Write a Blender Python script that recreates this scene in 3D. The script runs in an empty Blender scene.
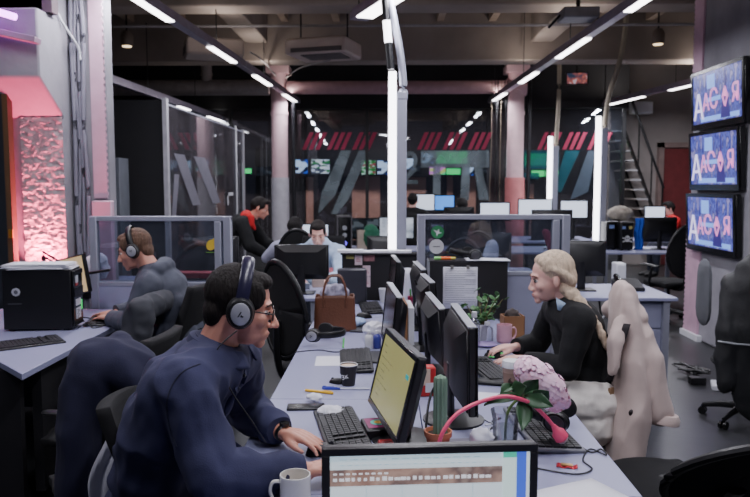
import bpy, bmesh, math, random
from mathutils import Vector as V, Matrix as M, noise
random.seed(7)
S = bpy.context.scene
COL = S.collection
R = math.radians
PI = math.pi
# ---------------------------------------------------------------- camera
EYE = V((0, 0, 1.62))
FPX = 729.17
YAW = math.atan(13 / FPX)
PITCH = math.atan(63.5 / FPX)
fwd = V((-math.sin(YAW) * math.cos(PITCH), math.cos(YAW) * math.cos(PITCH), -math.sin(PITCH)))
rgt = V((math.cos(YAW), math.sin(YAW), 0))
upv = rgt.cross(fwd)
cd = bpy.data.cameras.new('camera')
cam = bpy.data.objects.new('camera', cd)
COL.objects.link(cam)
cd.sensor_width = 36
cd.lens = 35
cam.matrix_world = M(((rgt.x, upv.x, -fwd.x, EYE.x), (rgt.y, upv.y, -fwd.y, EYE.y), (rgt.z, upv.z, -fwd.z, EYE.z), (0, 0, 0, 1)))
cd.clip_start = 0.05
cd.dof.use_dof = True
cd.dof.focus_distance = 2.5
cd.dof.aperture_fstop = 5.0
S.camera = cam

def at(px, py, Y):
    d = fwd + rgt * ((px - 375) / FPX) + upv * ((248.5 - py) / FPX)
    return EYE + d * (Y / d.y)

def on(px, py, z=0.74):
    d = fwd + rgt * ((px - 375) / FPX) + upv * ((248.5 - py) / FPX)
    return EYE + d * ((z - EYE.z) / d.z)

# ---------------------------------------------------------------- materials
def lin(c):
    out = []
    for x in c[:3]:
        x = x / 255.0
        out.append(x / 12.92 if x <= 0.04045 else ((x + 0.055) / 1.055) ** 2.4)
    return (out[0], out[1], out[2], 1.0)

_mats = {}

def mat(name, rgb, rough=0.5, metal=0.0, var=0.12, scale=8.0, bump=0.0, bscale=40.0, emit=0.0, stretch=None, spec=0.5, sheen=0.0, sss=0.0, coat=0.0):
    if name in _mats:
        return _mats[name]
    m = bpy.data.materials.new(name)
    m.use_nodes = True
    nt = m.node_tree
    b = nt.nodes['Principled BSDF']
    c = lin(rgb)
    b.inputs['Roughness'].default_value = rough
    b.inputs['Metallic'].default_value = metal
    b.inputs['Specular IOR Level'].default_value = spec
    if sheen:
        b.inputs['Sheen Weight'].default_value = sheen
    if coat:
        b.inputs['Coat Weight'].default_value = coat
    if sss:
        b.inputs['Subsurface Weight'].default_value = sss
        b.inputs['Subsurface Radius'].default_value = (0.012, 0.005, 0.003)
    tc = nt.nodes.new('ShaderNodeTexCoord')
    src = tc.outputs['Object']
    if stretch:
        mp = nt.nodes.new('ShaderNodeMapping')
        mp.inputs['Scale'].default_value = stretch
        nt.links.new(src, mp.inputs['Vector'])
        src = mp.outputs['Vector']
    if var > 0:
        n = nt.nodes.new('ShaderNodeTexNoise')
        n.inputs['Scale'].default_value = scale
        n.inputs['Detail'].default_value = 5
        nt.links.new(src, n.inputs['Vector'])
        r = nt.nodes.new('ShaderNodeValToRGB')
        r.color_ramp.elements[0].position = 0.3
        r.color_ramp.elements[1].position = 0.7
        r.color_ramp.elements[0].color = tuple(x * (1 - var) for x in c[:3]) + (1,)
        r.color_ramp.elements[1].color = tuple(min(1, x * (1 + var)) for x in c[:3]) + (1,)
        nt.links.new(n.outputs['Fac'], r.inputs['Fac'])
        nt.links.new(r.outputs['Color'], b.inputs['Base Color'])
    else:
        b.inputs['Base Color'].default_value = c
    if bump > 0:
        n2 = nt.nodes.new('ShaderNodeTexNoise')
        n2.inputs['Scale'].default_value = bscale
        n2.inputs['Detail'].default_value = 6
        nt.links.new(src, n2.inputs['Vector'])
        bp = nt.nodes.new('ShaderNodeBump')
        bp.inputs['Strength'].default_value = bump
        bp.inputs['Distance'].default_value = 0.02
        nt.links.new(n2.outputs['Fac'], bp.inputs['Height'])
        nt.links.new(bp.outputs['Normal'], b.inputs['Normal'])
    if emit:
        b.inputs['Emission Color'].default_value = c
        b.inputs['Emission Strength'].default_value = emit
    _mats[name] = m
    return m

def glow(name, rgb, k):
    return mat(name, rgb, rough=0.3, var=0, emit=k)

def glassy(name, tint=(200, 205, 215), refl=0.10, veil=0.06, veilc=(150, 155, 170)):
    """thin pane: mostly clear, a Fresnel reflection, a diffuse veil for dust, frosting and painted haze"""
    if name in _mats:
        return _mats[name]
    m = bpy.data.materials.new(name)
    m.use_nodes = True
    nt = m.node_tree
    nt.nodes.clear()
    o = nt.nodes.new('ShaderNodeOutputMaterial')
    tr = nt.nodes.new('ShaderNodeBsdfTransparent')
    tr.inputs['Color'].default_value = lin(tint)
    df = nt.nodes.new('ShaderNodeBsdfDiffuse')
    df.inputs['Color'].default_value = lin(veilc)
    gl = nt.nodes.new('ShaderNodeBsdfGlossy')
    gl.inputs['Roughness'].default_value = 0.02
    lw = nt.nodes.new('ShaderNodeLayerWeight')
    lw.inputs['Blend'].default_value = 0.25
    ma = nt.nodes.new('ShaderNodeMath')
    ma.operation = 'MULTIPLY_ADD'
    ma.inputs[1].default_value = 0.7
    ma.inputs[2].default_value = refl * 0.5
    nt.links.new(lw.outputs['Fresnel'], ma.inputs[0])
    tc = nt.nodes.new('ShaderNodeTexCoord')
    n = nt.nodes.new('ShaderNodeTexNoise')
    n.inputs['Scale'].default_value = 3
    nt.links.new(tc.outputs['Object'], n.inputs['Vector'])
    mv = nt.nodes.new('ShaderNodeMath')
    mv.operation = 'MULTIPLY'
    mv.inputs[1].default_value = veil * 2
    nt.links.new(n.outputs['Fac'], mv.inputs[0])
    m1 = nt.nodes.new('ShaderNodeMixShader')
    nt.links.new(mv.outputs[0], m1.inputs[0])
    nt.links.new(tr.outputs[0], m1.inputs[1])
    nt.links.new(df.outputs[0], m1.inputs[2])
    m2 = nt.nodes.new('ShaderNodeMixShader')
    nt.links.new(ma.outputs[0], m2.inputs[0])
    nt.links.new(m1.outputs[0], m2.inputs[1])
    nt.links.new(gl.outputs[0], m2.inputs[2])
    nt.links.new(m2.outputs[0], o.inputs['Surface'])
    _mats[name] = m
    return m

def screen_mat(name, stops, scale, k, kind='noise', stretch=None):
    """a lit display: procedural picture as emission over black glass"""
    if name in _mats:
        return _mats[name]
    m = mat(name, (8, 8, 10), rough=0.25, var=0)
    nt = m.node_tree
    b = nt.nodes['Principled BSDF']
    tc = nt.nodes.new('ShaderNodeTexCoord')
    mp = nt.nodes.new('ShaderNodeMapping')
    mp.inputs['Scale'].default_value = stretch or (1, 1, 1)
    nt.links.new(tc.outputs['Object'], mp.inputs['Vector'])
    if kind == 'noise':
        t = nt.nodes.new('ShaderNodeTexNoise')
        t.inputs['Detail'].default_value = 4
        out = t.outputs['Fac']
    else:
        t = nt.nodes.new('ShaderNodeTexVoronoi')
        t.distance = 'CHEBYCHEV'
        sp = nt.nodes.new('ShaderNodeSeparateColor')
        nt.links.new(t.outputs['Color'], sp.inputs[0])
        out = sp.outputs[0]
    t.inputs['Scale'].default_value = scale
    nt.links.new(mp.outputs['Vector'], t.inputs['Vector'])
    r = nt.nodes.new('ShaderNodeValToRGB')
    if kind != 'noise':
        r.color_ramp.interpolation = 'CONSTANT'
    n = len(stops)
    for i, c in enumerate(stops):
        p = (0.28 + 0.44 * i / (n - 1)) if kind == 'noise' else i / n
        if i == 0:
            e = r.color_ramp.elements[0]; e.position = p
        elif i == 1:
            e = r.color_ramp.elements[1]; e.position = p
        else:
            e = r.color_ramp.elements.new(p)
        e.color = lin(c)
    nt.links.new(out, r.inputs['Fac'])
    nt.links.new(r.outputs['Color'], b.inputs['Emission Color'])
    b.inputs['Emission Strength'].default_value = k
    return m

# ---------------------------------------------------------------- mesh builder
class MB:
    def __init__(self):
        self.v = []; self.f = []; self.fm = []; self.x = M.Identity(4)
    def add(self, vs, fs, m=0):
        o = len(self.v)
        self.v += [self.x @ V(p) for p in vs]
        self.f += [tuple(i + o for i in f) for f in fs]
        self.fm += [m] * len(fs)
    def box(self, cx, cy, cz, sx, sy, sz, m=0, rot=None):
        vs = []
        for k in (-.5, .5):
            for j in (-.5, .5):
                for i in (-.5, .5):
                    p = V((i * sx, j * sy, k * sz))
                    if rot: p = rot @ p
                    vs.append((p.x + cx, p.y + cy, p.z + cz))
        self.add(vs, [(0, 2, 3, 1), (4, 5, 7, 6), (0, 1, 5, 4), (1, 3, 7, 5), (3, 2, 6, 7), (2, 0, 4, 6)], m)
        return self
    def bx(self, x0, x1, y0, y1, z0, z1, m=0):
        return self.box((x0 + x1) / 2, (y0 + y1) / 2, (z0 + z1) / 2, abs(x1 - x0), abs(y1 - y0), abs(z1 - z0), m)
    def ring(self, c, t, r, n, ref):
        t = t.normalized()
        a = ref - t * ref.dot(t)
        if a.length < 1e-4:
            a = V((1, 0, 0)) - t * t.x
            if a.length < 1e-4: a = V((0, 1, 0))
        a.normalize(); b = t.cross(a)
        rx, ry = r if isinstance(r, (tuple, list)) else (r, r)
        return [c + a * (rx * math.cos(2 * PI * i / n)) + b * (ry * math.sin(2 * PI * i / n)) for i in range(n)]
    def tube(self, pts, r, n=8, m=0, ref=V((0, 0, 1)), round_ends=False, closed=False):
        pts = [V(p) for p in pts]
        k = len(pts)
        rs = r if isinstance(r, list) else [r] * k
        P = []; RR = []; T = []
        for i in range(k):
            if closed: t = pts[(i + 1) % k] - pts[i - 1]
            else: t = pts[min(i + 1, k - 1)] - pts[max(i - 1, 0)]
            P.append(pts[i]); RR.append(rs[i]); T.append(t.normalized() if t.length > 0 else V((0, 0, 1)))
        if round_ends:
            def sc(a, q): return (a[0] * q, a[1] * q) if isinstance(a, (tuple, list)) else a * q
            def mx(a): return max(a) if isinstance(a, (tuple, list)) else a
            for e in (0, 1):
                base, rad, t = (P[0], RR[0], -T[0]) if e == 0 else (P[-1], RR[-1], T[-1])
                for g in (0.5, 0.85, 0.99):
                    q = math.sqrt(1 - g * g)
                    if e == 0: P.insert(0, base + t * mx(rad) * g); RR.insert(0, sc(rad, q)); T.insert(0, T[0])
                    else: P.append(base + t * mx(rad) * g); RR.append(sc(rad, q)); T.append(T[-1])
        vs = []
        for p, t, q in zip(P, T, RR): vs += self.ring(p, t, q, n, ref)
        K = len(P); fs = []
        for i in range(K if closed else K - 1):
            i2 = (i + 1) % K
            for j in range(n):
                j2 = (j + 1) % n
                fs.append((i * n + j, i * n + j2, i2 * n + j2, i2 * n + j))
        if not closed:
            fs.append(tuple(range(n))[::-1]); fs.append(tuple(range((K - 1) * n, K * n)))
        self.add(vs, fs, m)
        return self
    def limb(self, pts, r, n=10, m=0, ref=V((0, 0, 1))):
        return self.tube(pts, r, n, m, ref, True)
    def lathe(self, prof, n=20, c=(0, 0, 0), m=0):
        vs = []
        for (r, z) in prof:
            for j in range(n):
                a = 2 * PI * j / n
                vs.append((c[0] + r * math.cos(a), c[1] + r * math.sin(a), c[2] + z))
        fs = []
        for i in range(len(prof) - 1):
            for j in range(n):
                j2 = (j + 1) % n
                fs.append((i * n + j, i * n + j2, (i + 1) * n + j2, (i + 1) * n + j))
        fs.append(tuple(range(n))[::-1]); fs.append(tuple(range((len(prof) - 1) * n, len(prof) * n)))
        self.add(vs, fs, m)
        return self
    def ell(self, c, r, n=16, k=10, rot=None, m=0):
        c = V(c); vs = [c + (rot @ V((0, 0, -r[2])) if rot else V((0, 0, -r[2])))]
        for i in range(1, k):
            a = -PI / 2 + PI * i / k
            for j in range(n):
                b = 2 * PI * j / n
                p = V((r[0] * math.cos(a) * math.cos(b), r[1] * math.cos(a) * math.sin(b), r[2] * math.sin(a)))
                vs.append(c + (rot @ p if rot else p))
        vs.append(c + (rot @ V((0, 0, r[2])) if rot else V((0, 0, r[2]))))
        fs = []
        for j in range(n): fs.append((0, 1 + (j + 1) % n, 1 + j))
        for i in range(k - 2):
            for j in range(n):
                j2 = (j + 1) % n
                fs.append((1 + i * n + j, 1 + i * n + j2, 1 + (i + 1) * n + j2, 1 + (i + 1) * n + j))
        e = len(vs) - 1; o = 1 + (k - 2) * n
        for j in range(n): fs.append((o + j, o + (j + 1) % n, e))
        self.add(vs, fs, m)
        return self
    def prism(self, poly, z0, z1, m=0):
        n = len(poly)
        a = sum(poly[i][0] * poly[(i + 1) % n][1] - poly[(i + 1) % n][0] * poly[i][1] for i in range(n))
        if a < 0: poly = poly[::-1]
        vs = [(p[0], p[1], z0) for p in poly] + [(p[0], p[1], z1) for p in poly]
        fs = [tuple(range(n))[::-1], tuple(range(n, 2 * n))]
        for i in range(n): fs.append((i, (i + 1) % n, n + (i + 1) % n, n + i))
        self.add(vs, fs, m)
        return self
    def quad(self, a, b, c, d, m=0):
        self.add([a, b, c, d], [(0, 1, 2, 3)], m)
        return self
    def grid(self, fn, nu, nv, m=0):
        vs = [fn(i / nu, j / nv) for i in range(nu + 1) for j in range(nv + 1)]
        w = nv + 1
        self.add(vs, [(i * w + j, (i + 1) * w + j, (i + 1) * w + j + 1, i * w + j + 1) for i in range(nu) for j in range(nv)], m)
        return self
    def mesh(self, name):
        me = bpy.data.meshes.new(name)
        me.from_pydata([tuple(p) for p in self.v], [], self.f)
        me.polygons.foreach_set('material_index', self.fm)
        return me

def finish(me, ms, smooth=True, ang=38):
    for m in (ms if isinstance(ms, (list, tuple)) else [ms]): me.materials.append(m)
    if smooth:
        me.polygons.foreach_set('use_smooth', [True] * len(me.polygons))
        me.set_sharp_from_angle(angle=R(ang))
    me.update()

def part(mb, name, ms, parent=None, bevel=0.0, solid=0.0, label=None, seg=2, smooth=True, stuff=False):
    me = mb.mesh(name) if isinstance(mb, MB) else mb
    finish(me, ms, smooth)
    o = bpy.data.objects.new(name, me)
    COL.objects.link(o)
    if parent: o.parent = parent
    if bevel:
        b = o.modifiers.new('bevel', 'BEVEL'); b.width = bevel; b.segments = seg; b.limit_method = 'ANGLE'; b.angle_limit = R(50)
    if solid:
        b = o.modifiers.new('solid', 'SOLIDIFY'); b.thickness = solid; b.offset = 0
    if label: o['label'] = label
    if stuff: o['kind'] = 'stuff'
    return o

def tag(o, label, cat, group=None, kind=None):
    o['label'] = label; o['category'] = cat
    if group: o['group'] = group
    if kind: o['kind'] = kind
    return o

def thing(name, label, cat, loc=(0, 0, 0), rz=0, group=None, mw=None):
    o = bpy.data.objects.new(name, None)
    o.empty_display_size = 0.05
    COL.objects.link(o)
    if mw is not None: o.matrix_world = mw
    else: o.location = loc; o.rotation_euler = (0, 0, rz)
    return tag(o, label, cat, group)

def solo(mb, name, ms, label, cat, loc=(0, 0, 0), rz=0, group=None, bevel=0.0, solid=0.0, kind=None, mw=None):
    o = part(mb, name, ms, None, bevel, solid)
    if mw is not None: o.matrix_world = mw
    else: o.location = loc; o.rotation_euler = (0, 0, rz)
    return tag(o, label, cat, group, kind)

def struct(mb, name, ms, bevel=0.0, parent=None):
    o = part(mb, name, ms, parent, bevel)
    if not parent: o['kind'] = 'structure'
    return o

def copy_tree(o, parent=None):
    c = o.copy(); COL.objects.link(c)
    if parent: c.parent = parent
    for ch in list(o.children): copy_tree(ch, c)
    return c

def place(proto, label, loc, rz=0, group=None, mw=None):
    o = copy_tree(proto)
    if mw is not None: o.matrix_world = mw
    else: o.location = loc; o.rotation_euler = (0, 0, rz)
    o['label'] = label
    if group: o['group'] = group
    return o

def blob(mb, voxel, smooth=2, name='blob', fold=0.0, fscale=6.0, keep=None, fac=0.5, stretch=(1, 1, 1)):
    """union of overlapping closed shapes as one continuous surface"""
    me = mb.mesh(name + '_raw')
    o = bpy.data.objects.new(name + '_raw', me)
    COL.objects.link(o)
    r = o.modifiers.new('r', 'REMESH'); r.mode = 'VOXEL'; r.voxel_size = voxel
    if smooth:
        s = o.modifiers.new('s', 'SMOOTH'); s.iterations = smooth; s.factor = fac
    dg = bpy.context.evaluated_depsgraph_get()
    dg.update()
    out = bpy.data.meshes.new_from_object(o.evaluated_get(dg))
    bpy.data.objects.remove(o)
    out.name = name
    if fold:
        ns = [v.normal.copy() for v in out.vertices]
        for v, n in zip(out.vertices, ns):
            q = V((v.co.x * stretch[0], v.co.y * stretch[1], v.co.z * stretch[2])) * fscale
            a = noise.noise(q); b = noise.noise(q * 2.3 + V((3, 1, 7)))
            v.co += n * fold * (1 - 2 * abs(a) + 0.5 * b)
    if keep:
        bm = bmesh.new(); bm.from_mesh(out)
        bmesh.ops.delete(bm, geom=[v for v in bm.verts if not keep(v.co)], context='VERTS')
        bm.to_mesh(out); bm.free()
    out.update()
    return out

def text(s, size, depth, ms, name, parent, mw, label=None, shear=0, bold=0.0):
    cu = bpy.data.curves.new(name, 'FONT')
    cu.body = s; cu.size = size; cu.extrude = depth; cu.align_x = 'CENTER'; cu.align_y = 'CENTER'; cu.shear = shear; cu.offset = bold
    cu.resolution_u = 3
    o = bpy.data.objects.new(name + '_t', cu); COL.objects.link(o)
    dg = bpy.context.evaluated_depsgraph_get(); dg.update()
    me = bpy.data.meshes.new_from_object(o.evaluated_get(dg))
    bpy.data.objects.remove(o)
    me.transform(mw)
    return part(me, name, ms, parent, label=label)

def rotm(rx=0, ry=0, rz=0):
    return (M.Rotation(R(rz), 3, 'Z') @ M.Rotation(R(ry), 3, 'Y') @ M.Rotation(R(rx), 3, 'X'))

def frame(o, x, z):
    """4x4 with local x and (near) z axes at o"""
    x = V(x).normalized(); z = V(z); y = z.cross(x).normalized(); z = x.cross(y)
    return M(((x.x, y.x, z.x, o[0]), (x.y, y.y, z.y, o[1]), (x.z, y.z, z.z, o[2]), (0, 0, 0, 1)))

def spline(pts, n=8):
    pts = [V(p) for p in pts]; out = []
    for i in range(len(pts) - 1):
        p0 = pts[max(i - 1, 0)]; p1 = pts[i]; p2 = pts[i + 1]; p3 = pts[min(i + 2, len(pts) - 1)]
        for k in range(n):
            t = k / n
            out.append(0.5 * ((2 * p1) + (p2 - p0) * t + (2 * p0 - 5 * p1 + 4 * p2 - p3) * t * t + (3 * p1 - p0 - 3 * p2 + p3) * t ** 3))
    out.append(pts[-1])
    return out
# ---------------------------------------------------------------- palette
BLK = mat('black_plastic', (15, 15, 18), 0.42, bump=0.05, bscale=300)
BLKG = mat('gloss_black', (12, 12, 14), 0.2, var=0.05)
MESHB = mat('black_mesh_fabric', (12, 12, 16), 0.9, bump=0.3, bscale=400)
DARKM = mat('dark_metal', (38, 38, 42), 0.4, 0.6)
SILV = mat('silver_plastic', (165, 168, 174), 0.35, 0.4, var=0.05)
WHITE = mat('white_plastic', (215, 216, 222), 0.45, var=0.04)
PAPER = mat('paper', (222, 222, 232), 0.75, var=0.04, scale=3)
DESKM = mat('desk_laminate', (142, 144, 175), 0.42, var=0.03, scale=3)
LAV = mat('lavender_panel', (148, 150, 176), 0.6, var=0.04)
ALU = mat('grey_aluminium', (158, 160, 176), 0.4, 0.3, var=0.04)
CABB = mat('black_cabinet', (27, 26, 29), 0.5, var=0.1)
CONC = mat('rough_concrete', (140, 138, 146), 0.9, var=0.22, scale=2.2, bump=0.35, bscale=7)
CONCD = mat('dark_concrete', (92, 88, 88), 0.9, var=0.25, scale=1.5, bump=0.25, bscale=6)
PINKP = mat('pale_pink_paint', (196, 160, 180), 0.55, var=0.08)
GLASS = glassy('clear_glass')
INK = mat('dark_ink', (50, 50, 60), 0.8, var=0)
CARD = mat('cardboard', (140, 102, 72), 0.85, var=0.1)
WCER = mat('white_ceramic', (222, 220, 216), 0.25, var=0.02)
# ================================================================ SETTING
FLOORM = mat('polished_concrete_floor', (48, 49, 51), 0.36, var=0.3, scale=1.1, bump=0.04, bscale=12)
struct(MB().bx(-9, 9, -1, 23, -0.1, 0), 'floor', FLOORM)
CEILM = mat('ceiling_slab', (128, 118, 110), 0.9, var=0.25, scale=1.5, bump=0.3, bscale=5)
struct(MB().bx(-9, 9, -1, 23, 4.15, 4.3), 'ceiling', CEILM)
DWALL = mat('black_wall', (30, 30, 34), 0.8, var=0.15, scale=2)
struct(MB().bx(-9, 9, 22.8, 23, 0, 4.15), 'wall_back', DWALL)
struct(MB().bx(-9.1, -8.9, -1, 23, 0, 4.15), 'wall_left', DWALL)
GWALL = mat('grey_plaster', (112, 108, 108), 0.9, var=0.18, scale=1.6, bump=0.15, bscale=10)
struct(MB().bx(8.9, 9.1, -1, 23, 0, 4.15), 'wall_right', GWALL)
# ceiling joists between the cross beams, running front to back
JO = mat('joist_brown', (150, 132, 116), 0.85, var=0.3, scale=2, bump=0.2, bscale=9)
for (ya, yb) in ((1.0, 8.05), (8.45, 10.8)):
    x = -6.0
    while x < 6.1:
        struct(MB().bx(x - 0.05, x + 0.05, ya, yb, 3.98, 4.15), 'ceiling_joist', JO)
        x += 0.75
# cross beams
BEAM = mat('concrete_beam', (142, 130, 122), 0.9, var=0.22, scale=1.3, bump=0.25, bscale=8)
for (y, z0) in ((5.0, 3.62), (8.25, 3.55), (11.0, 3.42), (15.5, 3.3)):
    struct(MB().bx(-8.9, 8.9, y - 0.2, y + 0.2, z0, 4.15), 'ceiling_beam', BEAM, bevel=0.02)
# long girders over the two pipe columns
for x in (-1.92, 2.22):
    struct(MB().bx(x - 0.16, x + 0.16, 0, 13.2, 3.68, 4.15), 'ceiling_girder', BEAM, bevel=0.02)
struct(MB().bx(-9, 4.5, 13.9, 14.1, 3.05, 4.15).bx(-9, -5.6, 13.95, 14.05, 0, 3.05), 'trim_1', DWALL)
# thin conduit under the ceiling
solo(MB().tube([(-6, 9.2, 3.58), (6, 9.2, 3.58)], 0.018, 8), 'ceiling_conduit', mat('grey_conduit', (150, 145, 145), 0.5), 'thin grey conduit running across under the ceiling slab', 'conduit')
# horizontal duct pipe and the pink pipe columns
DUCT = mat('dusty_pink_duct', (176, 140, 146), 0.55, var=0.1)
DUCTG = mat('grey_duct', (150, 142, 140), 0.5, 0.2, var=0.15)
pd = MB().tube([(-1.77, 12.95, 3.32), (2.06, 12.95, 3.32)], 0.115, 20)
solo(pd, 'overhead_pipe', DUCT, 'dusty pink overhead pipe spanning between the two pink columns', 'pipe')
gp = thing('overhead_duct', 'grey round ventilation duct to the left of the pink pipe', 'duct', (-4, 12.4, 3.25))
part(MB().tube([(-1.3, 0, 0), (2.0, 0, 0)], 0.13, 20).ell((-1.3, 0, 0), (0.13, 0.13, 0.13)), 'duct_tube', DUCTG, gp)
part(MB().tube([(0.95, 0, 0.05), (0.95, 0, 0.45)], 0.09, 16).tube([(0.95, 0, 0.2), (0.95, 0, 0.24)], 0.1, 16), 'riser', DUCTG, gp)
PCOL = mat('pink_column_paint', (206, 172, 178), 0.5, var=0.06)
PCOLB = mat('salmon_column_base', (198, 120, 120), 0.5, var=0.08)
for i, x in enumerate((-1.92, 2.24)):
    c = thing('pipe_column', ('pale pink round pipe column left of the white light post' if i == 0 else 'pale pink round pipe column with a salmon base, right of centre'), 'column', (x, 13, 0))
    part(MB().tube([(0, 0, 1.75 if i else 0.9), (0, 0, 3.7)], 0.145, 24).tube([(0, 0, 2.85), (0, 0, 2.9)], 0.16, 24).box(0, 0, 3.62, 0.4, 0.4, 0.12), 'shaft', PCOL, c)
    part(MB().tube([(0, 0, 0), (0, 0, 1.75 if i else 1.75)], 0.17 if i else 0.158, 24), 'base', PCOLB if i else mat('white_column_base', (185, 182, 190), 0.5), c)
    part(MB().tube([(0.24, 0.02, 0), (0.24, 0.02, 3.5)], 0.035, 10), 'downpipe', DARKM, c)
    if i: part(MB().tube([(0.17, 0, 3.32), (-0.17, 0, 3.32)], 0.15, 20), 'pipe_joint', DUCT, c)
# cable bundle beside the right pipe column
for k in range(6):
    xx = 1.78 + 0.055 * k
    pts = spline([(xx, 12.75, 3.4), (xx + 0.03 * math.sin(k * 2), 12.72, 2.4), (xx - 0.02 + 0.04 * math.sin(k), 12.7, 1.5), (xx, 12.75, 0.7)], 5)
    solo(MB().tube(pts, 0.006 + 0.003 * (k % 3), 6), 'hanging_cable', mat('cable_beige', (120, 108, 92), 0.7) if k % 3 == 0 else BLK,
         'one of the cables hanging in a bundle beside the right pink column', 'cable', group='cable bundle by the right pink column')

# ---- left concrete pillar with bracket, door frame, cables, pink cladding
pil = MB()
pil.bx(-3.6, -2.43, 5.42, 5.9, 0, 4.15)
pil.bx(-2.43, -2.155, 5.62, 5.78, 0, 4.15)
struct(pil, 'concrete_pillar', CONC, bevel=0.02)
br = MB()
yz = [(5.06, 2.36), (5.44, 2.10), (5.44, 2.83), (5.06, 2.83)]
br.x = M(((0, 0, 1, 0), (1, 0, 0, 0), (0, 1, 0, 0), (0, 0, 0, 1)))
br.prism(yz, -3.7, -2.40)
struct(br, 'trim_2', CONC, bevel=0.015)
rough = mat('hacked_concrete', (172, 160, 165), 0.95, var=0.2, scale=9, bump=1.0, bscale=16, stretch=(1, 1, 2.2))
rf = MB()
def rough_fn(u, w):
    x = -2.72 + 0.315 * u; z = 0.5 + 1.62 * w
    return V((x, 5.40 + 0.012 * noise.noise(V((x * 22, 3, z * 34))) + 0.008 * noise.noise(V((x * 55, 7, z * 80))), z))
rf.grid(rough_fn, 40, 160)
struct(rf, 'trim_3', rough)
# dark door leaf and its brass-brown frame left of the niche
struct(MB().bx(-3.9, -2.745, 5.20, 5.26, 0, 2.34), 'door_1', mat('dark_door', (34, 38, 42), 0.35, var=0.1))
df = struct(MB().bx(-2.745, -2.705, 5.20, 5.27, 0, 2.30), 'door_frame', mat('brass_brown_wood', (92, 66, 42), 0.5, var=0.2, stretch=(1, 1, .1)))
part(MB().box(-2.715, 5.195, 1.27, 0.03, 0.02, 0.06), 'strike_plate', mat('brass', (200, 150, 60), 0.35, 0.8), df)
# vertical conduits on the pillar
for k, (x, r) in enumerate(((-2.395, 0.017), (-2.37, 0.011), (-2.345, 0.011), (-2.315, 0.017))):
    w = 0.012 if k in (1, 3) else 0.004
    pts = spline([(x + w * math.sin(k + q * 1.9), 5.59, 0.6 + 0.36 * q) for q in range(10)], 5)
    solo(MB().tube(pts, r, 8), 'wall_cable', mat('grey_cable', (128, 126, 140), 0.6), 'one of the grey cables running down the left concrete pillar', 'cable', group='cables on the left pillar')
solo(MB().tube(spline([at(48, -6, 5.3), at(62, 22, 5.40), at(78, 47, 5.57), at(81, 60, 5.58)], 5), 0.010, 8), 'wall_conduit', WHITE, 'pale conduit slanting across the top of the left pillar', 'conduit')
# pink perforated cladding strips
def cladding(x, y0, y1, z0, z1, name, face):
    mb = MB()
    if face == 'y':
        mb.bx(x, x + 0.10, y0, y0 + 0.02, z0, z1)
        z = z0 + 0.02
        while z < z1: mb.bx(x + 0.10, x + 0.108, y0, y0 + 0.02, z, z + 0.025); z += 0.05
    else:
        mb.bx(x - 0.02, x, y0, y1, z0, z1)
        z = z0 + 0.02
        while z < z1: mb.bx(x - 0.02, x, y1, y1 + 0.02, z, z + 0.025); z += 0.05
    return struct(mb, name, PINKP)
cladding(-2.265, 5.595, 0, 1.52, 4.15, 'trim_4', 'y')
struct(MB().bx(-2.275, -2.12, 5.56, 5.62, 0, 1.5), 'trim_5', PINKP, bevel=0.01)

# neon tube, upper left
nt_ = thing('neon_light', 'violet tube light in a grey tray at the upper left', 'light', at(8, 14, 4.85))
part(MB().tube([(-0.35, 0, 0.10), (0.05, 0, -0.02)], 0.022, 10), 'tube', glow('violet_tube', (225, 120, 255), 9), nt_)
part(MB().box(-0.15, 0.10, -0.09, 0.6, 0.10, 0.04, rot=rotm(0, 12, 0)), 'tray', mat('grey_tray', (150, 130, 150), 0.5), nt_, bevel=0.004)
part(MB().tube([(-0.3, 0.08, -0.05), (-0.3, 0.08, 1.35)], 0.008, 6), 'hanger', DARKM, nt_)
struct(MB().bx(-2.43, -2.36, 5.2, 5.3, 2.83, 4.15).bx(-3.4, -2.43, 5.42, 5.46, 2.9, 4.15), 'trim_6', mat('brown_recess', (92, 78, 84), 0.8))

# ---- right pillar wall carrying the televisions
struct(MB().bx(3.25, 5.2, 3.8, 7.92, 0, 4.15), 'wall_pillar', CONC, bevel=0.02)
cladding(3.25, 7.58, 7.92, 0.05, 1.3, 'trim_7', 'x')
cladding(3.25, 7.70, 7.92, 2.8, 4.15, 'trim_8', 'x')
struct(MB().bx(3.20, 3.25, 7.5, 7.95, 0, 0.06), 'baseboard_right', WHITE)
for k in range(2):
    pts = spline([(3.242, 6.62 + 0.06 * k, 2.9 - 0.2 * k), (3.242, 6.45, 2.2 - 0.1 * k), (3.242, 6.55 - 0.05 * k, 1.5), (3.242, 6.35, 0.9)], 6)
    solo(MB().tube(pts, 0.009, 6), 'television_cable', BLK, ('upper' if k == 0 else 'lower') + ' black cable dangling beside the wall televisions', 'cable')

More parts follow.
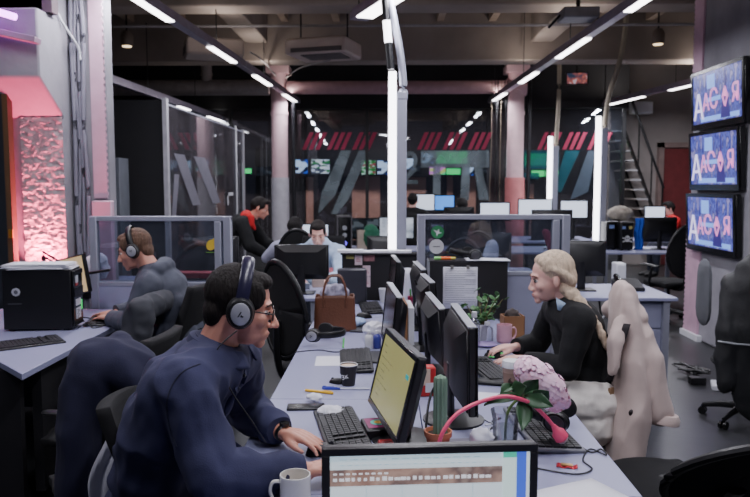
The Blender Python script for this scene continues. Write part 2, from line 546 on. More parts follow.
# ---- far right: back wall, red doorway, staircase
struct(MB().bx(4.5, 9, 15.0, 15.2, 0, 2.9).bx(4.5, 9, 15.0, 15.2, 2.9, 4.15), 'wall_corner', mat('pale_plaster', (158, 150, 146), 0.9, var=0.12, scale=1.2))
dr = struct(MB().bx(5.55, 6.6, 14.9, 14.98, 0, 2.35), 'door_2', mat('red_door', (118, 52, 54), 0.5))
part(MB().bx(5.45, 5.55, 14.86, 15.0, 0, 2.47).bx(6.6, 6.7, 14.86, 15.0, 0, 2.47).bx(5.45, 6.7, 14.86, 15.0, 2.37, 2.47), 'door_frame', mat('pale_frame', (140, 120, 115), 0.6), dr)
st = thing('staircase', 'dark metal staircase with handrail at the back right', 'staircase', (4.4, 14.2, 0))
a0 = at(617, 125, 14.2) - V((4.4, 14.2, 0)); a1 = at(656, 232, 14.2) - V((4.4, 14.2, 0))
for k in range(11):
    t = (k + 0.5) / 11
    p = a0.lerp(a1, t)
    part(MB().box(p.x, 0.4, p.z - 0.02, 0.26, 0.8, 0.03), 'step', mat('worn_tread', (150, 148, 150), 0.5), st)
for yy in (0.0, 0.82):
    part(MB().tube([a0 + V((0.12, yy, -0.05)), a1 + V((0.12, yy, -0.05))], (0.02, 0.10), 8), 'stringer', BLK, st)
part(MB().tube([a0 + V((0.12, 0, 0.85)), a1 + V((0.12, 0, 0.85))], 0.025, 8), 'handrail', BLK, st)
for t in (0.05, 0.38, 0.7, 0.97):
    p = a0.lerp(a1, t)
    part(MB().tube([p + V((0.12, 0, -0.05)), p + V((0.12, 0, 0.87))], 0.016, 6), 'baluster', BLK, st)
solo(MB().box(0, 0, 0, 0.42, 0.2, 0.24), 'air_unit', WHITE, 'small white air unit on the dark wall above the staircase', 'air conditioner', at(641, 108, 14.6), bevel=0.02)

# ---- far glass wall with red stripes and frosted letters
fg = struct(MB().bx(-5.6, 4.45, 13.995, 14.005, 0.0, 3.05), 'window_1', glassy('far_glass', (215, 220, 225), 0.12, 0.02))
for x in (-5.6, -3.0, -0.4, 2.4, 4.45):
    struct(MB().bx(x - 0.03, x + 0.03, 13.95, 14.05, 0, 3.05), 'trim_9', BLK)
YG = 13.97
REDS = mat('crimson_film', (146, 28, 66), 0.7, var=0.05)
def flat_poly(pts, y, dz=0.006):
    mb = MB()
    w = [at(px, py, y) for px, py in pts]
    mb.x = M(((1, 0, 0, 0), (0, 0, 1, y), (0, 1, 0, 0), (0, 0, 0, 1)))
    mb.prism([(p.x, p.z) for p in w], -dz, 0)
    return mb
for gx in ((302, 327, 352), (417, 442.5, 467.5), (537, 562, 587)):
    for x0 in gx:
        for k in range(3):
            if (gx[0] == 537 and x0 == 562 and k == 9): continue
            xx = x0 + k * 6.7
            solo(flat_poly([(xx, 149.6), (xx + 4.0, 149.6), (xx + 11.8, 132.3), (xx + 7.8, 132.3)], YG), 'red_stripe', REDS,
                 'one of the slanting crimson stripes on the far glass wall', 'stripe', group='crimson stripes across the far glass wall')
FROST = glassy('frosted_film', (215, 222, 225), 0.02, 0.40, (150, 162, 168))
FROSTT = glassy('teal_frosted_film', (150, 205, 215), 0.02, 0.40, (60, 112, 124))
def letter(polys, label, m=FROST):
    mb = MB()
    for p in polys:
        q = flat_poly(p, YG); mb.add(q.v, q.f)
    return solo(mb, 'frosted_letter', m, label, 'letter')
letter([[(341, 150.5), (351, 150.5), (335, 196), (318, 214), (322, 192)]], 'pale frosted slanted stroke on the far glass, left of its twin')
letter([[(359, 150.5), (369.5, 150.5), (348, 200), (337, 214), (331, 214)]], 'pale frosted slanted stroke on the far glass, next to the light post')
ring = []
for k in range(14):
    a = R(-40 + 200 * k / 13)
    ring.append((410 + 7.5 * math.cos(a), 160 - 9 * math.sin(a)))
inner = [(410 + (x - 410) * 0.45, 160 + (y - 160) * 0.5) for x, y in ring[::-1]]
letter([ring + inner, [(414, 164), (417, 170), (407, 180), (418, 180), (418, 184), (402, 184), (402, 180)]], 'frosted curved numeral on the far glass, right of the light post')
letter([[(421, 150.5), (489, 150.5), (489, 167.5), (421, 167.5)], [(433, 167.5), (440.5, 167.5), (440.5, 206), (433, 206)],
        [(462, 167.5), (470, 167.5), (469, 200), (460, 200)], [(474, 167.5), (482, 167.5), (489, 200), (479, 200)]], 'broad frosted bar with legs on the far glass, in front of green screens')
letter([[(522, 150.5), (559, 150.5), (559, 169), (522, 169)], [(522, 173), (539, 173), (539, 179), (522, 179)]], 'teal frosted bar on the far glass behind the right pink column', FROSTT)
letter([[(565, 150.5), (580, 150.5), (561, 192), (553, 192)]], 'teal frosted slanted stroke between the two right light posts', FROSTT)
letter([[(588, 150.5), (596, 150.5), (588, 192), (570, 200)]], 'dim frosted slanted stroke beside the right light post', mat('dim_frosted_film', (52, 66, 80), 0.6))

# ---- control room behind the far glass
struct(MB().bx(-8.9, 8.9, 19.0, 19.2, 0, 4.15), 'wall_studio', mat('studio_wall', (46, 40, 44), 0.8, var=0.2))
PK = mat('peach_lit_patch', (196, 150, 136), 0.7, var=0.1)  # peach colour stands for patches of lit wall
for (a, b, y0, y1) in ((306, 313, 177, 188), (352, 380, 175, 190), (402, 426, 177, 189), (447, 453, 176, 190), (468, 476, 176, 192), (524, 534, 184, 196)):
    p0 = at(a, y1, 18.9); p1 = at(b, y0, 18.9)
    solo(MB().bx(p0.x, p1.x, 18.9, 18.98, 0.2, p1.z), 'lit_wall_patch', PK, 'one of the peach painted patches of lit wall behind the far glass', 'panel', group='peach patches of lit wall in the studio')
scr = {
 'g': screen_mat('green_grid_screen', [(30, 120, 50), (190, 220, 200), (40, 150, 70), (150, 60, 70)], 9, 1.6, 'v', (1.2, 1, 3)),
 'b': screen_mat('blue_white_screen', [(50, 90, 200), (200, 220, 250), (20, 30, 60), (120, 170, 240)], 6, 1.9, 'v', (1, 1, 1.6)),
 'w': screen_mat('white_table_screen', [(210, 215, 235), (60, 70, 90), (230, 235, 240), (30, 120, 60)], 8, 1.7, 'v', (1, 1, 3)),
 'n': glow('green_screen', (60, 220, 120), 1.5),
 'm': screen_mat('mixed_colour_screen', [(90, 230, 150), (220, 120, 220), (200, 210, 120), (130, 200, 240)], 5, 1.7, 'v', (1, 1, 2)),
 'k': screen_mat('dark_screen', [(10, 12, 16), (40, 50, 60), (20, 24, 28), (90, 100, 110)], 10, 0.6, 'v', (1, 1, 2)),
}
wall_scr = [(436, 468, 151, 164, 'n'), (421, 434, 153, 164, 'b'), (524, 556, 153, 166, 'n'), (293, 308, 159, 174, 'b'), (311, 330, 159, 174, 'w'), (334, 341, 160, 173, 'k'), (361, 376, 160, 175, 'g'), (377, 390, 160, 175, 'b'), (404, 414, 158, 170, 'b'), (414, 421, 164, 172, 'k'),
            (429, 446, 166, 175, 'm'), (446, 461, 168, 175, 'n'), (463, 474, 167, 176, 'b'), (474, 487, 168, 175, 'k'), (531, 545, 170, 177, 'n'), (545, 559, 170, 177, 'n'), (605, 613, 160, 168, 'b'), (613, 622, 160, 168, 'w'), (609, 616, 169, 176, 'n'), (617, 623, 168, 177, 'n'),
            (168, 178, 160, 171, 'b'), (179, 193, 160, 171, 'w'), (196, 210, 159, 172, 'b'), (212, 226, 160, 175, 'g'), (244, 252, 168, 174, 'n'), (256, 272, 166, 176, 'k')]
for i, (a, b, y0, y1, k) in enumerate(wall_scr):
    p0 = at(a, y1, 18.4); p1 = at(b, y0, 18.4); w = p1.x - p0.x; h = p1.z - p0.z
    t = thing('wall_screen', 'one of the small lit monitors on the studio wall behind the glass', 'screen', ((p0.x + p1.x) / 2, 18.4, p0.z), group='monitor wall behind the far glass')
    part(MB().bx(-w / 2, w / 2, 0.01, 0.07, 0, h), 'housing', BLK, t)
    part(MB().bx(-w / 2 + 0.012, w / 2 - 0.012, 0.0, 0.012, 0.012, h - 0.012), 'display', scr[k], t)
struct(MB().bx(-8, 8, 18.5, 18.56, 1.85, 2.5), 'trim_10', BLK)
# ================================================================ LIGHTS
LAMP = glow('lamp_diffuser', (255, 250, 252), 9)
LAMPY = glow('warm_lamp_diffuser', (255, 236, 200), 7)
HOUS = mat('lamp_housing', (150, 140, 156), 0.4, 0.3)

def area(loc, sx, sy, power, rz=0, col=(0.90, 0.90, 1.0), rot=None):
    l = bpy.data.lights.new('area_light', 'AREA')
    l.shape = 'RECTANGLE'; l.size = sx; l.size_y = sy; l.energy = power; l.color = col
    o = bpy.data.objects.new('area_light', l); COL.objects.link(o)
    o.location = loc; o.rotation_euler = rot or (0, 0, rz)
    return o

def strip(p0, p1, segs, label, power=0, w=0.09, m=None):
    """long housing from p0 to p1 with lit segments given as fractions"""
    p0 = V(p0); p1 = V(p1); d = p1 - p0; L = d.length
    t = thing('strip_light', label, 'light', p0, math.atan2(d.y, d.x), 'ceiling strip lights')
    tilt = M.Rotation(-math.asin(d.z / L), 4, 'Y')
    mb = MB(); mb.x = tilt; mb.bx(0, L, -w / 2, w / 2, 0.0, 0.06).bx(0, L, -w / 2 + 0.02, w / 2 - 0.02, 0.06, 0.1)
    part(mb, 'housing', HOUS, t, bevel=0.004)
    for (a, b) in segs:
        mb = MB(); mb.x = tilt; mb.bx(a * L, b * L, -w / 2 + 0.008, w / 2 - 0.008, -0.012, 0.001)
        part(mb, 'diffuser', m or LAMP, t)
        if power:
            c = p0 + d * ((a + b) / 2)
            o = area((c.x, c.y, c.z - 0.02), (b - a) * L, w - 0.016, power * 0.8 * (b - a) * L, math.atan2(d.y, d.x))
            area((c.x, c.y, c.z + 0.115), (b - a) * L, w * 0.4, power * 0.14 * (b - a) * L, 0, (1, 0.90, 0.82), (PI, 0, -math.atan2(d.y, d.x)))  # added upward light, brightens the ceiling above the strip
    k = 0
    while k <= L:
        mb = MB(); mb.x = tilt; mb.tube([(min(k, L - 0.02) + 0.01, 0, 0.1), (min(k, L - 0.02) + 0.01, 0, 0.95)], 0.006, 5)
        part(mb, 'hanger', DARKM, t)
        k += 2.4
    return t
def fy(y0, ya, yb): return lambda Y: (Y - ya) / (yb - ya)
# left run: x drifts from -2.25 to -1.66 between y=1.5 and y=13.3
f = lambda Y: (Y - 1.0) / 12.4
strip((-2.26, 1.0, 3.1), (-1.64, 13.4, 3.1), [(f(1.5), f(2.4)), (f(3.2), f(4.1)), (f(4.9), f(6.72)), (f(7.95), f(8.95)), (f(10.0), f(11.0)), (f(12.1), f(13.1))], 'long strip light with lit sections above the left side of the room', 34)
strip((2.2, 1.0, 3.1), (1.85, 13.4, 3.1), [(f(1.5), f(2.4)), (f(3.2), f(4.1)), (f(5.3), f(6.42)), (f(7.55), f(8.7)), (f(9.8), f(10.8)), (f(12.0), f(13.0))], 'long strip light with lit sections above the right side of the room', 34, m=None)
strip((-0.27, 6.75, 3.1), (0.62, 4.5, 3.1), [(0.07, 0.48), (0.6, 0.98)], 'wide strip light hung at an angle over the middle of the room', 34, w=0.17)
strip((0.15, 3.2, 3.1), (0.15, 0.6, 3.1), [(0.02, 0.35), (0.5, 0.98)], 'strip light over the nearest desks', 30, w=0.17)
strip((4.05, 13.9, 3.1), (4.75, 9.6, 3.1), [(0.05, 0.33), (0.52, 0.78)], 'strip light at the far right near the staircase', 70)
strip((-3.2, 7.4, 2.78), (-3.2, 15.5, 2.86), [(0.47, 0.545), (0.70, 0.85)], 'strip light at the left, behind the black and glass booth', 6, w=0.08)

# world: faint ambient
w = bpy.data.worlds.new('world'); S.world = w; w.use_nodes = True
bg = w.node_tree.nodes['Background']; bg.inputs[0].default_value = lin((150, 155, 200)); bg.inputs[1].default_value = 0.15

# unseen area lights added behind the far glass to brighten the peach patches
for x in (-4, 0, 4): area((x, 16.6, 3.6), 1.6, 0.3, 150, 0, (1, 0.85, 0.8))
# pink up-light on the pillar (stands behind the computer tower)
pl_ = bpy.data.lights.new('pink_light', 'AREA'); pl_.energy = 28; pl_.color = (1.0, 0.10, 0.21); pl_.shape = 'RECTANGLE'; pl_.size = 0.24; pl_.size_y = 0.08; pl_.spread = R(100)
po = bpy.data.objects.new('pink_light', pl_); COL.objects.link(po); po.location = (-2.57, 5.315, 0.965)
po.rotation_euler = (R(180), 0, 0)
pt = thing('uplight', 'small pink up-light on the left desk, behind the computer tower', 'light', (-2.57, 5.315, 0.72))
part(MB().lathe([(0.06, 0), (0.06, 0.02), (0.02, 0.03), (0.02, 0.18)], 14), 'stand', BLK, pt)
part(MB().tube([(0, 0, -0.72), (0, 0, 0.01)], 0.02, 10), 'pole', BLK, pt)
part(MB().box(0, 0, 0.20, 0.26, 0.09, 0.05), 'lamp_head', BLK, pt)
pv = bpy.data.lights.new('violet_light', 'AREA'); pv.energy = 5; pv.color = (0.55, 0.08, 1.0); pv.size = 0.3
po = bpy.data.objects.new('violet_light', pv); COL.objects.link(po); po.location = (-2.95, 5.0, 3.02); po.rotation_euler = (R(20), R(-10), 0)
pv = bpy.data.lights.new('violet_wash', 'SPOT'); pv.energy = 40; pv.color = (0.45, 0.0, 0.9); pv.spot_size = R(40); pv.shadow_soft_size = 0.1
po = bpy.data.objects.new('violet_wash', pv); COL.objects.link(po); po.location = (-3.62, 8.15, 2.75); po.rotation_euler = (R(52), 0, R(10))

# lit vertical service posts
def post(x, y, z0, z1, top, w, label, k=14):
    t = thing('light_post', label, 'light post', (x, y, z0), 0, 'vertical light posts')
    h = z1 - z0
    part(MB().bx(-w * 0.85, 0, -0.03, 0.03, 0.0, h), 'light_tube', glow('post_tube', (250, 248, 255), 7), t, bevel=0.01)
    part(MB().bx(0.002, w * 1.1, -0.045, 0.045, 0, h - 0.17).bx(0.001, w * 1.2, -0.05, 0.05, h - 0.22, h - 0.16), 'channel', ALU, t, bevel=0.006)
    part(MB().tube(spline([V((w * 0.7, 0, h - 0.2)), V((w * 0.7, 0, h - 0.05))] + [V(p) - V((x, y, z0)) for p in top], 6), 0.03 if k > 10 else 0.035, 10), 'conduit', ALU if k > 10 else mat('beige_conduit', (168, 158, 140), .6), t)
    return t
post(0.065, 5.85, 0.74, 2.51, [(0.09, 5.85, 2.68), (0.04, 5.9, 2.95), (0.0, 5.9, 3.2), (-0.02, 5.9, 4.1)], 0.074, 'bright white light post rising from the middle desks')
post(2.93, 10.2, 0.74, 2.56, [(3.03, 10.2, 2.85), (3.16, 10.2, 3.3), (3.22, 10.2, 3.7), (3.24, 10.2, 4.1)], 0.08, 'bright white light post at the right, beside the skull computer', 5)
post(2.76, 12.4, 0.74, 2.43, [(2.84, 12.4, 2.8), (2.85, 12.4, 3.3), (2.84, 12.4, 4.1)], 0.085, 'far white light post just right of the right pink column', 5)
# dark sleeved tube on the nearest post, with one lit section
bt = thing('sleeved_tube', 'black sleeved tube with one lit section above the middle light post', 'tube', (0.02, 5.8, 2.5))
a, b = V((0.0, 0, 0.02)), V((-0.055, 0, 0.62))
part(MB().tube([a, a.lerp(b, 0.34)], 0.028, 8), 'sleeve', BLK, bt)
part(MB().tube([a.lerp(b, 0.62), b], 0.028, 8), 'sleeve', BLK, bt)
part(MB().tube([a.lerp(b, 0.34), a.lerp(b, 0.62)], 0.03, 8), 'lit_section', glow('post_tube', (250, 248, 255), 7), bt)

# small round ceiling lamps
for i, (px, py, Y) in enumerate(((127, 46, 10.2), (658, 44, 10.2))):
    p = at(px, py, Y)
    t = thing('ceiling_spot', ('small round ceiling lamp among the left joists' if i == 0 else 'small warm round ceiling lamp at the right'), 'lamp', p)
    part(MB().lathe([(0.07, 0), (0.085, 0.02), (0.085, 0.14), (0.05, 0.2)], 16), 'lamp_body', mat('lamp_can', (120, 105, 95), .5), t)
    part(MB().lathe([(0.06, -0.012), (0.065, 0.0)], 16), 'bulb', glow('warm_bulb', (255, 225, 180), 10 if i else 2.5), t)
    part(MB().tube([(0, 0, 0.2), (0, 0, 4.15 - p.z)], 0.012, 6), 'rod', DARKM, t)

# ceiling cassette air conditioner and projector bits
ac = thing('air_conditioner', 'beige ceiling air conditioner hanging left of the middle lamp', 'air conditioner', at(324, 50, 9.0), R(-16))
part(MB().bx(-0.38, 0.38, -0.32, 0.32, -0.09, 0.10), 'casing', mat('ac_beige', (188, 172, 160), 0.5, var=0.05), ac, bevel=0.03)
part(MB().bx(-0.30, 0.34, -0.325, -0.315, -0.07, -0.02).bx(-0.2, 0.3, -0.25, 0.1, -0.1, -0.085), 'grille', mat('ac_grille', (90, 84, 82), 0.6), ac)
for s in (-0.3, 0.3): part(MB().tube([(s, 0, 0.1), (s, 0, 0.6)], 0.01, 6), 'hanger', DARKM, ac)
ab = thing('air_conditioner', 'pale ceiling unit half hidden behind the left strip light', 'air conditioner', at(218, 49, 9.6), R(20))
part(MB().bx(-0.42, 0.3, -0.25, 0.25, -0.12, 0.1), 'casing', mat('ac_beige', (188, 172, 160), 0.5, var=0.05), ab, bevel=0.03)
part(MB().bx(-0.43, -0.42, -0.2, 0.2, -0.08, 0.0), 'grille', mat('ac_grille', (90, 84, 82), 0.6), ab)
ac2 = thing('projector', 'dark projector bracket under the ceiling, right of the girder', 'projector', at(578, 15, 7.2))
part(MB().bx(-0.17, 0.17, -0.15, 0.15, -0.05, 0.05), 'body', mat('projector_grey', (120, 118, 122), 0.5), ac2, bevel=0.015)
part(MB().tube([(-0.17, 0, 0), (-0.28, 0, -0.12)], 0.012, 6).tube([(0.17, 0, 0), (0.24, 0, -0.1)], 0.012, 6).tube([(0, 0, 0.05), (0, 0, 0.75)], 0.02, 8), 'bracket', DARKM, ac2)
hs = thing('ceiling_screen', 'small lit screen hanging high up right of the pink column', 'screen', at(577, 78, 11.5), R(-8))
part(MB().bx(-0.17, 0.17, 0.0, 0.05, -0.1, 0.09).tube([(0, 0.03, 0.09), (0, 0.03, 0.8)], 0.015, 6), 'housing', BLK, hs)
part(MB().bx(-0.15, 0.15, -0.006, 0.001, -0.085, 0.075), 'display', screen_mat('ceiling_display', [(20, 30, 50), (40, 50, 70), (150, 80, 70), (190, 210, 230)], 9, 1.2), hs)
# loose ceiling cables
for pts, lb in (([(250, 52, 9), (262, 60, 10), (276, 76, 12.6)], 'thin cable drooping from the ceiling to the left pink column'), ([(330, 60, 9), (300, 68, 10.5), (286, 78, 12.6)], 'thin cable running from the air conditioner to the left pink column')):
    solo(MB().tube(spline([at(*p) for p in pts], 6), 0.01, 6), 'ceiling_cable', mat('grey_conduit', (150, 145, 145), 0.5), lb, 'cable')

# ================================================================ WALL TELEVISIONS
TVSCR = screen_mat('tv_picture', [(34, 30, 96), (70, 74, 190), (120, 130, 235), (60, 60, 160), (190, 180, 240), (90, 80, 200)], 7, 0.85, 'noise', (3.0, 1, 1.0))
TVA = glow('tv_letter_pale', (215, 205, 245), 1.2)
TVB = glow('tv_letter_pink', (225, 140, 200), 1.0)
TVC = glow('tv_panel_cyan', (120, 160, 240), 1.0)
TVD = glow('tv_tower_dark', (50, 40, 110), 0.9)
def tv(zc, label, y0=6.66, y1=7.76, h=0.585, tilt=3):
    t = thing('television', label, 'television', (3.17, (y0 + y1) / 2, zc), 0, 'televisions stacked on the right pillar')
    mw = M.Translation((3.17, (y0 + y1) / 2, zc)) @ M.Rotation(R(-90), 4, 'Z') @ M.Rotation(R(tilt), 4, 'X')
    t.matrix_world = mw
    W = y1 - y0; b = 0.035
    mb = MB(); mb.bx(-W / 2, W / 2, 0.0, 0.06, -h / 2, h / 2)
    part(mb, 'housing', BLKG, t, bevel=0.012)
    part(MB().bx(-W / 2, W / 2, -0.012, 0.0, h / 2 - b, h / 2).bx(-W / 2, W / 2, -0.012, 0.0, -h / 2, -h / 2 + b * 1.7).bx(-W / 2, -W / 2 + b, -0.012, 0, -h / 2 + b * 1.7, h / 2 - b).bx(W / 2 - b, W / 2, -0.012, 0, -h / 2 + b * 1.7, h / 2 - b), 'bezel', BLKG, t)
    z0, z1, x0, x1 = -h / 2 + b * 1.7, h / 2 - b, -W / 2 + b, W / 2 - b
    part(MB().bx(x0, x1, -0.004, 0.001, z0, z1), 'display', TVSCR, t)
    part(MB().bx(0.0, 0.12, 0.06, 0.11, -0.1, 0.1), 'wall_bracket', DARKM, t)
    pic = MB()
    pic.bx(x0 + 0.33, x0 + 0.5, -0.006, -0.004, z0 + 0.33, z1 - 0.03).bx(x0 + 0.3, x0 + 0.62, -0.006, -0.004, z0 + 0.2, z0 + 0.24)
    pic.bx(x0 + 0.18, x1 - 0.06, -0.006, -0.004, z0 + 0.015, z0 + 0.06)
    part(pic, 'picture_panel', TVC, t)
    tw = MB(); tw.x = M(((1, 0, 0, 0), (0, 0, 1, 0), (0, 1, 0, 0), (0, 0, 0, 1)))
    xc = x1 - 0.33
    tw.prism([(xc - 0.1, z0 + 0.02), (xc + 0.1, z0 + 0.02), (xc + 0.06, z0 + 0.2), (xc + 0.02, z0 + 0.28), (xc, z1 - 0.02), (xc - 0.02, z0 + 0.28), (xc - 0.06, z0 + 0.2)], -0.0065, -0.004)
    part(tw, 'tower_silhouette', TVD, t)
    def tx(s, x, z, size, m, d=-0.009):
        text(s, size, 0.002, m, 'letter', t, M.Translation((x, d, z)) @ M.Rotation(R(90), 4, 'X'), bold=0.001)
    tx('А', x0 + 0.14, z0 + 0.15, 0.36, TVA)
    tx('А', x0 + 0.31, z0 + 0.19, 0.24, TVB)
    tx('С', x0 + 0.48, z0 + 0.21, 0.27, TVB)
    tx('◊', xc, z0 + 0.2, 0.26, TVB)
    tx('Я', x1 - 0.12, z0 + 0.22, 0.24, TVB)
    return t
tv(2.47, 'topmost of the three televisions on the right pillar', y0=6.64, y1=7.76)
tv(1.86, 'middle of the three televisions on the right pillar', y0=6.68, y1=7.76)
tv(1.24, 'lowest of the three televisions on the right pillar', y0=6.7, y1=7.78)

# ================================================================ GLASS PARTITIONS
bo = thing('glass_booth', 'tall black and glass booth wall behind the man in the grey jacket', 'partition', (-2.58, 8.5, 0))
part(MB().bx(-0.95, -0.03, 0, 0.05, 0, 2.6), 'solid_panel', mat('matt_black_panel', (20, 20, 24), 0.7), bo)
part(MB().bx(-0.03, 0.02, -0.02, 0.06, 0, 2.62), 'frame_post', mat('pale_frame_metal', (190, 188, 196), 0.4, 0.3), bo)
part(MB().bx(-0.012, 0.0, 0.06, 4.5, 0.0, 2.55), 'glass_pane', glassy('booth_glass', (215, 218, 222), 0.14, 0.16, (150, 142, 150)), bo)  # veil colour paints the pane's hazy grey-pink reflection
part(MB().bx(-0.03, 0.02, 4.5, 4.56, 0, 2.6), 'frame_post', mat('pale_frame_metal', (190, 188, 196), 0.4, 0.3), bo)
part(MB().bx(-0.012, 0.004, 0.06, 4.5, 2.55, 2.57), 'top_rail', ALU, bo)
part(MB().bx(-0.02, 0.005, 3.9, 3.98, 0, 2.62), 'white_post', WHITE, bo)
part(MB().tube([(0.03, 4.3, 1.2), (0.03, 4.3, 2.0)], 0.015, 8), 'door_handle', SILV, bo)
lt = MB(); lt.x = M(((0, 0, 1, 0), (1, 0, 0, 0), (0, 1, 0, 0), (0, 0, 0, 1)))
for q in ([(0.3, 2.0), (0.75, 2.0), (1.5, 1.35), (1.1, 1.35)], [(1.2, 2.0), (1.8, 2.0), (2.7, 1.35), (2.2, 1.35)], [(0.3, 1.75), (0.5, 1.75), (0.3, 1.2), (0.15, 1.2)]):
    lt.prism(q, 0.001, 0.004)
part(lt, 'frosted_stroke', mat('booth_frost', (112, 110, 122), 0.6), bo)
pn = MB(); pn.bx(0.02, 0.03, 3.1, 3.5, 1.45, 1.5).bx(0.02, 0.03, 3.1, 3.14, 1.3, 1.5)
part(pn, 'white_mark', WHITE, bo)
ec = thing('electric_cabinet', 'grey cabinet with pale labels in front of the black booth panel', 'cabinet', (-3.18, 8.2, 0))
part(MB().bx(-0.2, 0.21, -0.15, 0.15, 0, 1.92), 'cabinet_body', mat('cabinet_grey', (96, 100, 108), .5), ec, bevel=0.006)
part(MB().bx(-0.2, 0.02, -0.16, -0.15, 0.1, 1.78), 'door', mat('cabinet_dark', (40, 44, 50), .4), ec)
for z in (1.62, 1.74): part(MB().bx(0.05, 0.16, -0.155, -0.15, z, z + 0.07), 'label_plate', PAPER, ec)

def divider(x0, x1, y, z1, zg, label, posts=()):
    t = thing('desk_divider', label, 'divider', ((x0 + x1) / 2, y, 0))
    W = (x1 - x0) / 2
    part(MB().bx(-W + 0.05, W - 0.05, -0.02, 0.02, 0.05, zg), 'fabric_panel', LAV, t)
    part(MB().bx(-W + 0.05, W - 0.05, -0.004, 0.004, zg + 0.03, z1 - 0.03), 'glass_pane', GLASS, t)
    part(MB().bx(-W, W, -0.025, 0.025, z1 - 0.035, z1), 'top_rail', ALU, t, bevel=0.004)
    part(MB().bx(-W + 0.05, W - 0.05, -0.025, 0.025, zg, zg + 0.03), 'middle_rail', ALU, t, bevel=0.004)
    for s in (-1, 1):
        part(MB().bx(s * W - s * 0.055, s * W, -0.03, 0.03, 0, z1), 'post', ALU, t, bevel=0.006)
        if s > 0: part(MB().bx(W - 0.12, W - 0.07, -0.028, 0.028, 0.05, z1 - 0.035), 'post', ALU, t, bevel=0.006)
    return t
dl = divider(-2.12, -1.11, 5.15, 1.40, 0.90, 'grey framed glass desk divider behind the man in the grey jacket')
dv = divider(0.2, 1.24, 5.0, 1.42, 1.0, 'grey framed glass desk divider behind the blonde woman')
# stickers on the right divider
def disc(px, py, Y, r, m, name, label, cat):
    p = at(px, py, Y)
    mb = MB(); mb.x = M.Rotation(R(90), 4, 'X'); mb.lathe([(r, 0), (r, 0.002)], 28)
    return solo(mb, name, m, label, cat, p)
s1 = disc(437.5, 232, 4.9955, 0.044, mat('green_sticker', (40, 130, 80), 0.5), 'round_sticker', 'round green sticker with a white bird mark on the right divider glass', 'sticker')
p = MB(); p.x = M.Rotation(R(90), 4, 'X')
p.prism([(-0.03, 0.017), (-0.003, 0.006), (0.009, 0.023), (0.012, 0.0), (0.032, -0.006), (0.006, -0.012), (-0.006, -0.03), (-0.009, -0.006)], 0.0025, 0.0035)
part(p, 'bird_mark', WHITE, s1)
s2 = disc(436.5, 246.5, 4.9955, 0.050, mat('white_sticker', (205, 205, 212), 0.5), 'round_sticker', 'round white sticker with a line of dark print on the right divider glass', 'sticker')
p = MB()
for k in range(9): p.bx(-0.024 + k * 0.0055, -0.0205 + k * 0.0055, -0.0035, -0.0022, -0.004, 0.002 + 0.001 * (k % 3))
part(p, 'printed_line', INK, s2)
p_ = at(212, 244, 5.14)
fs = thing('fruit_sticker', 'yellow pear sticker with a green leaf on the left divider glass', 'sticker', p_)
p = MB(); p.x = M.Rotation(R(90), 4, 'X') @ M.Rotation(R(-35), 4, 'Z')
pear = [(0.034 * (1 - 0.28 * max(0, math.sin(a))) * math.cos(a) * (1 if math.sin(a) < 0.3 else 0.72), 0.05 * math.sin(a)) for a in [2 * PI * k / 24 for k in range(24)]]
p.prism(pear, 0, 0.002)
part(p, 'pear', mat('pear_yellow', (226, 190, 60), 0.5), fs)
p = MB(); p.x = M.Rotation(R(90), 4, 'X'); p.prism([(0.03, 0.035), (0.045, 0.055), (0.038, 0.03)], 0, 0.002).prism([(-0.045, -0.058), (0.03, -0.058), (0.03, -0.062), (-0.045, -0.062)], 0, 0.002)
part(p, 'leaf', mat('leaf_sticker', (110, 170, 60), 0.5), fs)
p_ = at(165, 263, 5.135)
mb = MB(); mb.x = M.Rotation(R(90), 4, 'X'); mb.prism([(-0.035, -0.03), (0.04, -0.035), (0.0, 0.045)], 0, 0.002)
solo(mb, 'paper_triangle', mat('dim_paper', (150, 155, 150), .7), 'small pale triangular sticker on the left divider glass', 'sticker', p_)
# ================================================================ FURNITURE KINDS
def desk(x0, x1, y0, y1, label, legs='frame', group=None, z=0.74, m=None, panel=None):
    t = thing('desk', label, 'desk', ((x0 + x1) / 2, (y0 + y1) / 2, 0), 0, group)
    a, b = (x1 - x0) / 2, (y1 - y0) / 2
    part(MB().bx(-a + 0.0015, a - 0.0015, -b + 0.002, b - 0.002, z - 0.026, z), 'tabletop', m or DESKM, t, bevel=0.003)
    for sx in (-1, 1):
        for sy in (-1, 1):
            part(MB().bx(sx * (a - 0.08) - 0.025, sx * (a - 0.08) + 0.025, sy * (b - 0.05) - 0.025, sy * (b - 0.05) + 0.025, 0, z - 0.026), 'leg', ALU, t)
    if panel == 'x+': part(MB().bx(a - 0.05, a - 0.03, -b + 0.08, b - 0.08, 0.3, z - 0.03), 'modesty_panel', CABB, t)
    if panel == 'y+': part(MB().bx(-a + 0.1, a - 0.1, b - 0.05, b - 0.03, 0.25, z - 0.03), 'modesty_panel', CABB, t)
    return t
XL, XM, XR = -0.487, 0.126, 0.725
G_ = 'joined desks of the middle island'
YS = [1.08, 2.01, 2.94, 3.87, 4.80]
ln = ['nearest desk of the left side, under the white mug', 'left side desk where the man in navy works', 'left side desk with the paper cup and yellow pen', 'left side desk with the brown handbag']
rn = ['nearest desk of the right side, with the loose white sheet', 'right side desk with the pink flowers', 'right side desk where the blonde woman types', 'right side desk with the pinned sheet']
for i in range(4):
    desk(XL, XM, YS[i], YS[i + 1], 'pale lavender ' + ln[i], group=G_)
    desk(XM, XR, YS[i], YS[i + 1], 'pale lavender ' + rn[i], group=G_)
desk(XL, XM + 0.1, 4.80, 5.52, 'pale lavender desk at the far end of the middle island, before the black panel')
desk(-1.25, -0.5, 5.62, 6.35, 'desk under the computer monitor seen from behind, left of the black panel')
desk(0.98, 2.27, 5.68, 6.5, 'pale desk behind the blonde woman, with a black monitor on it')
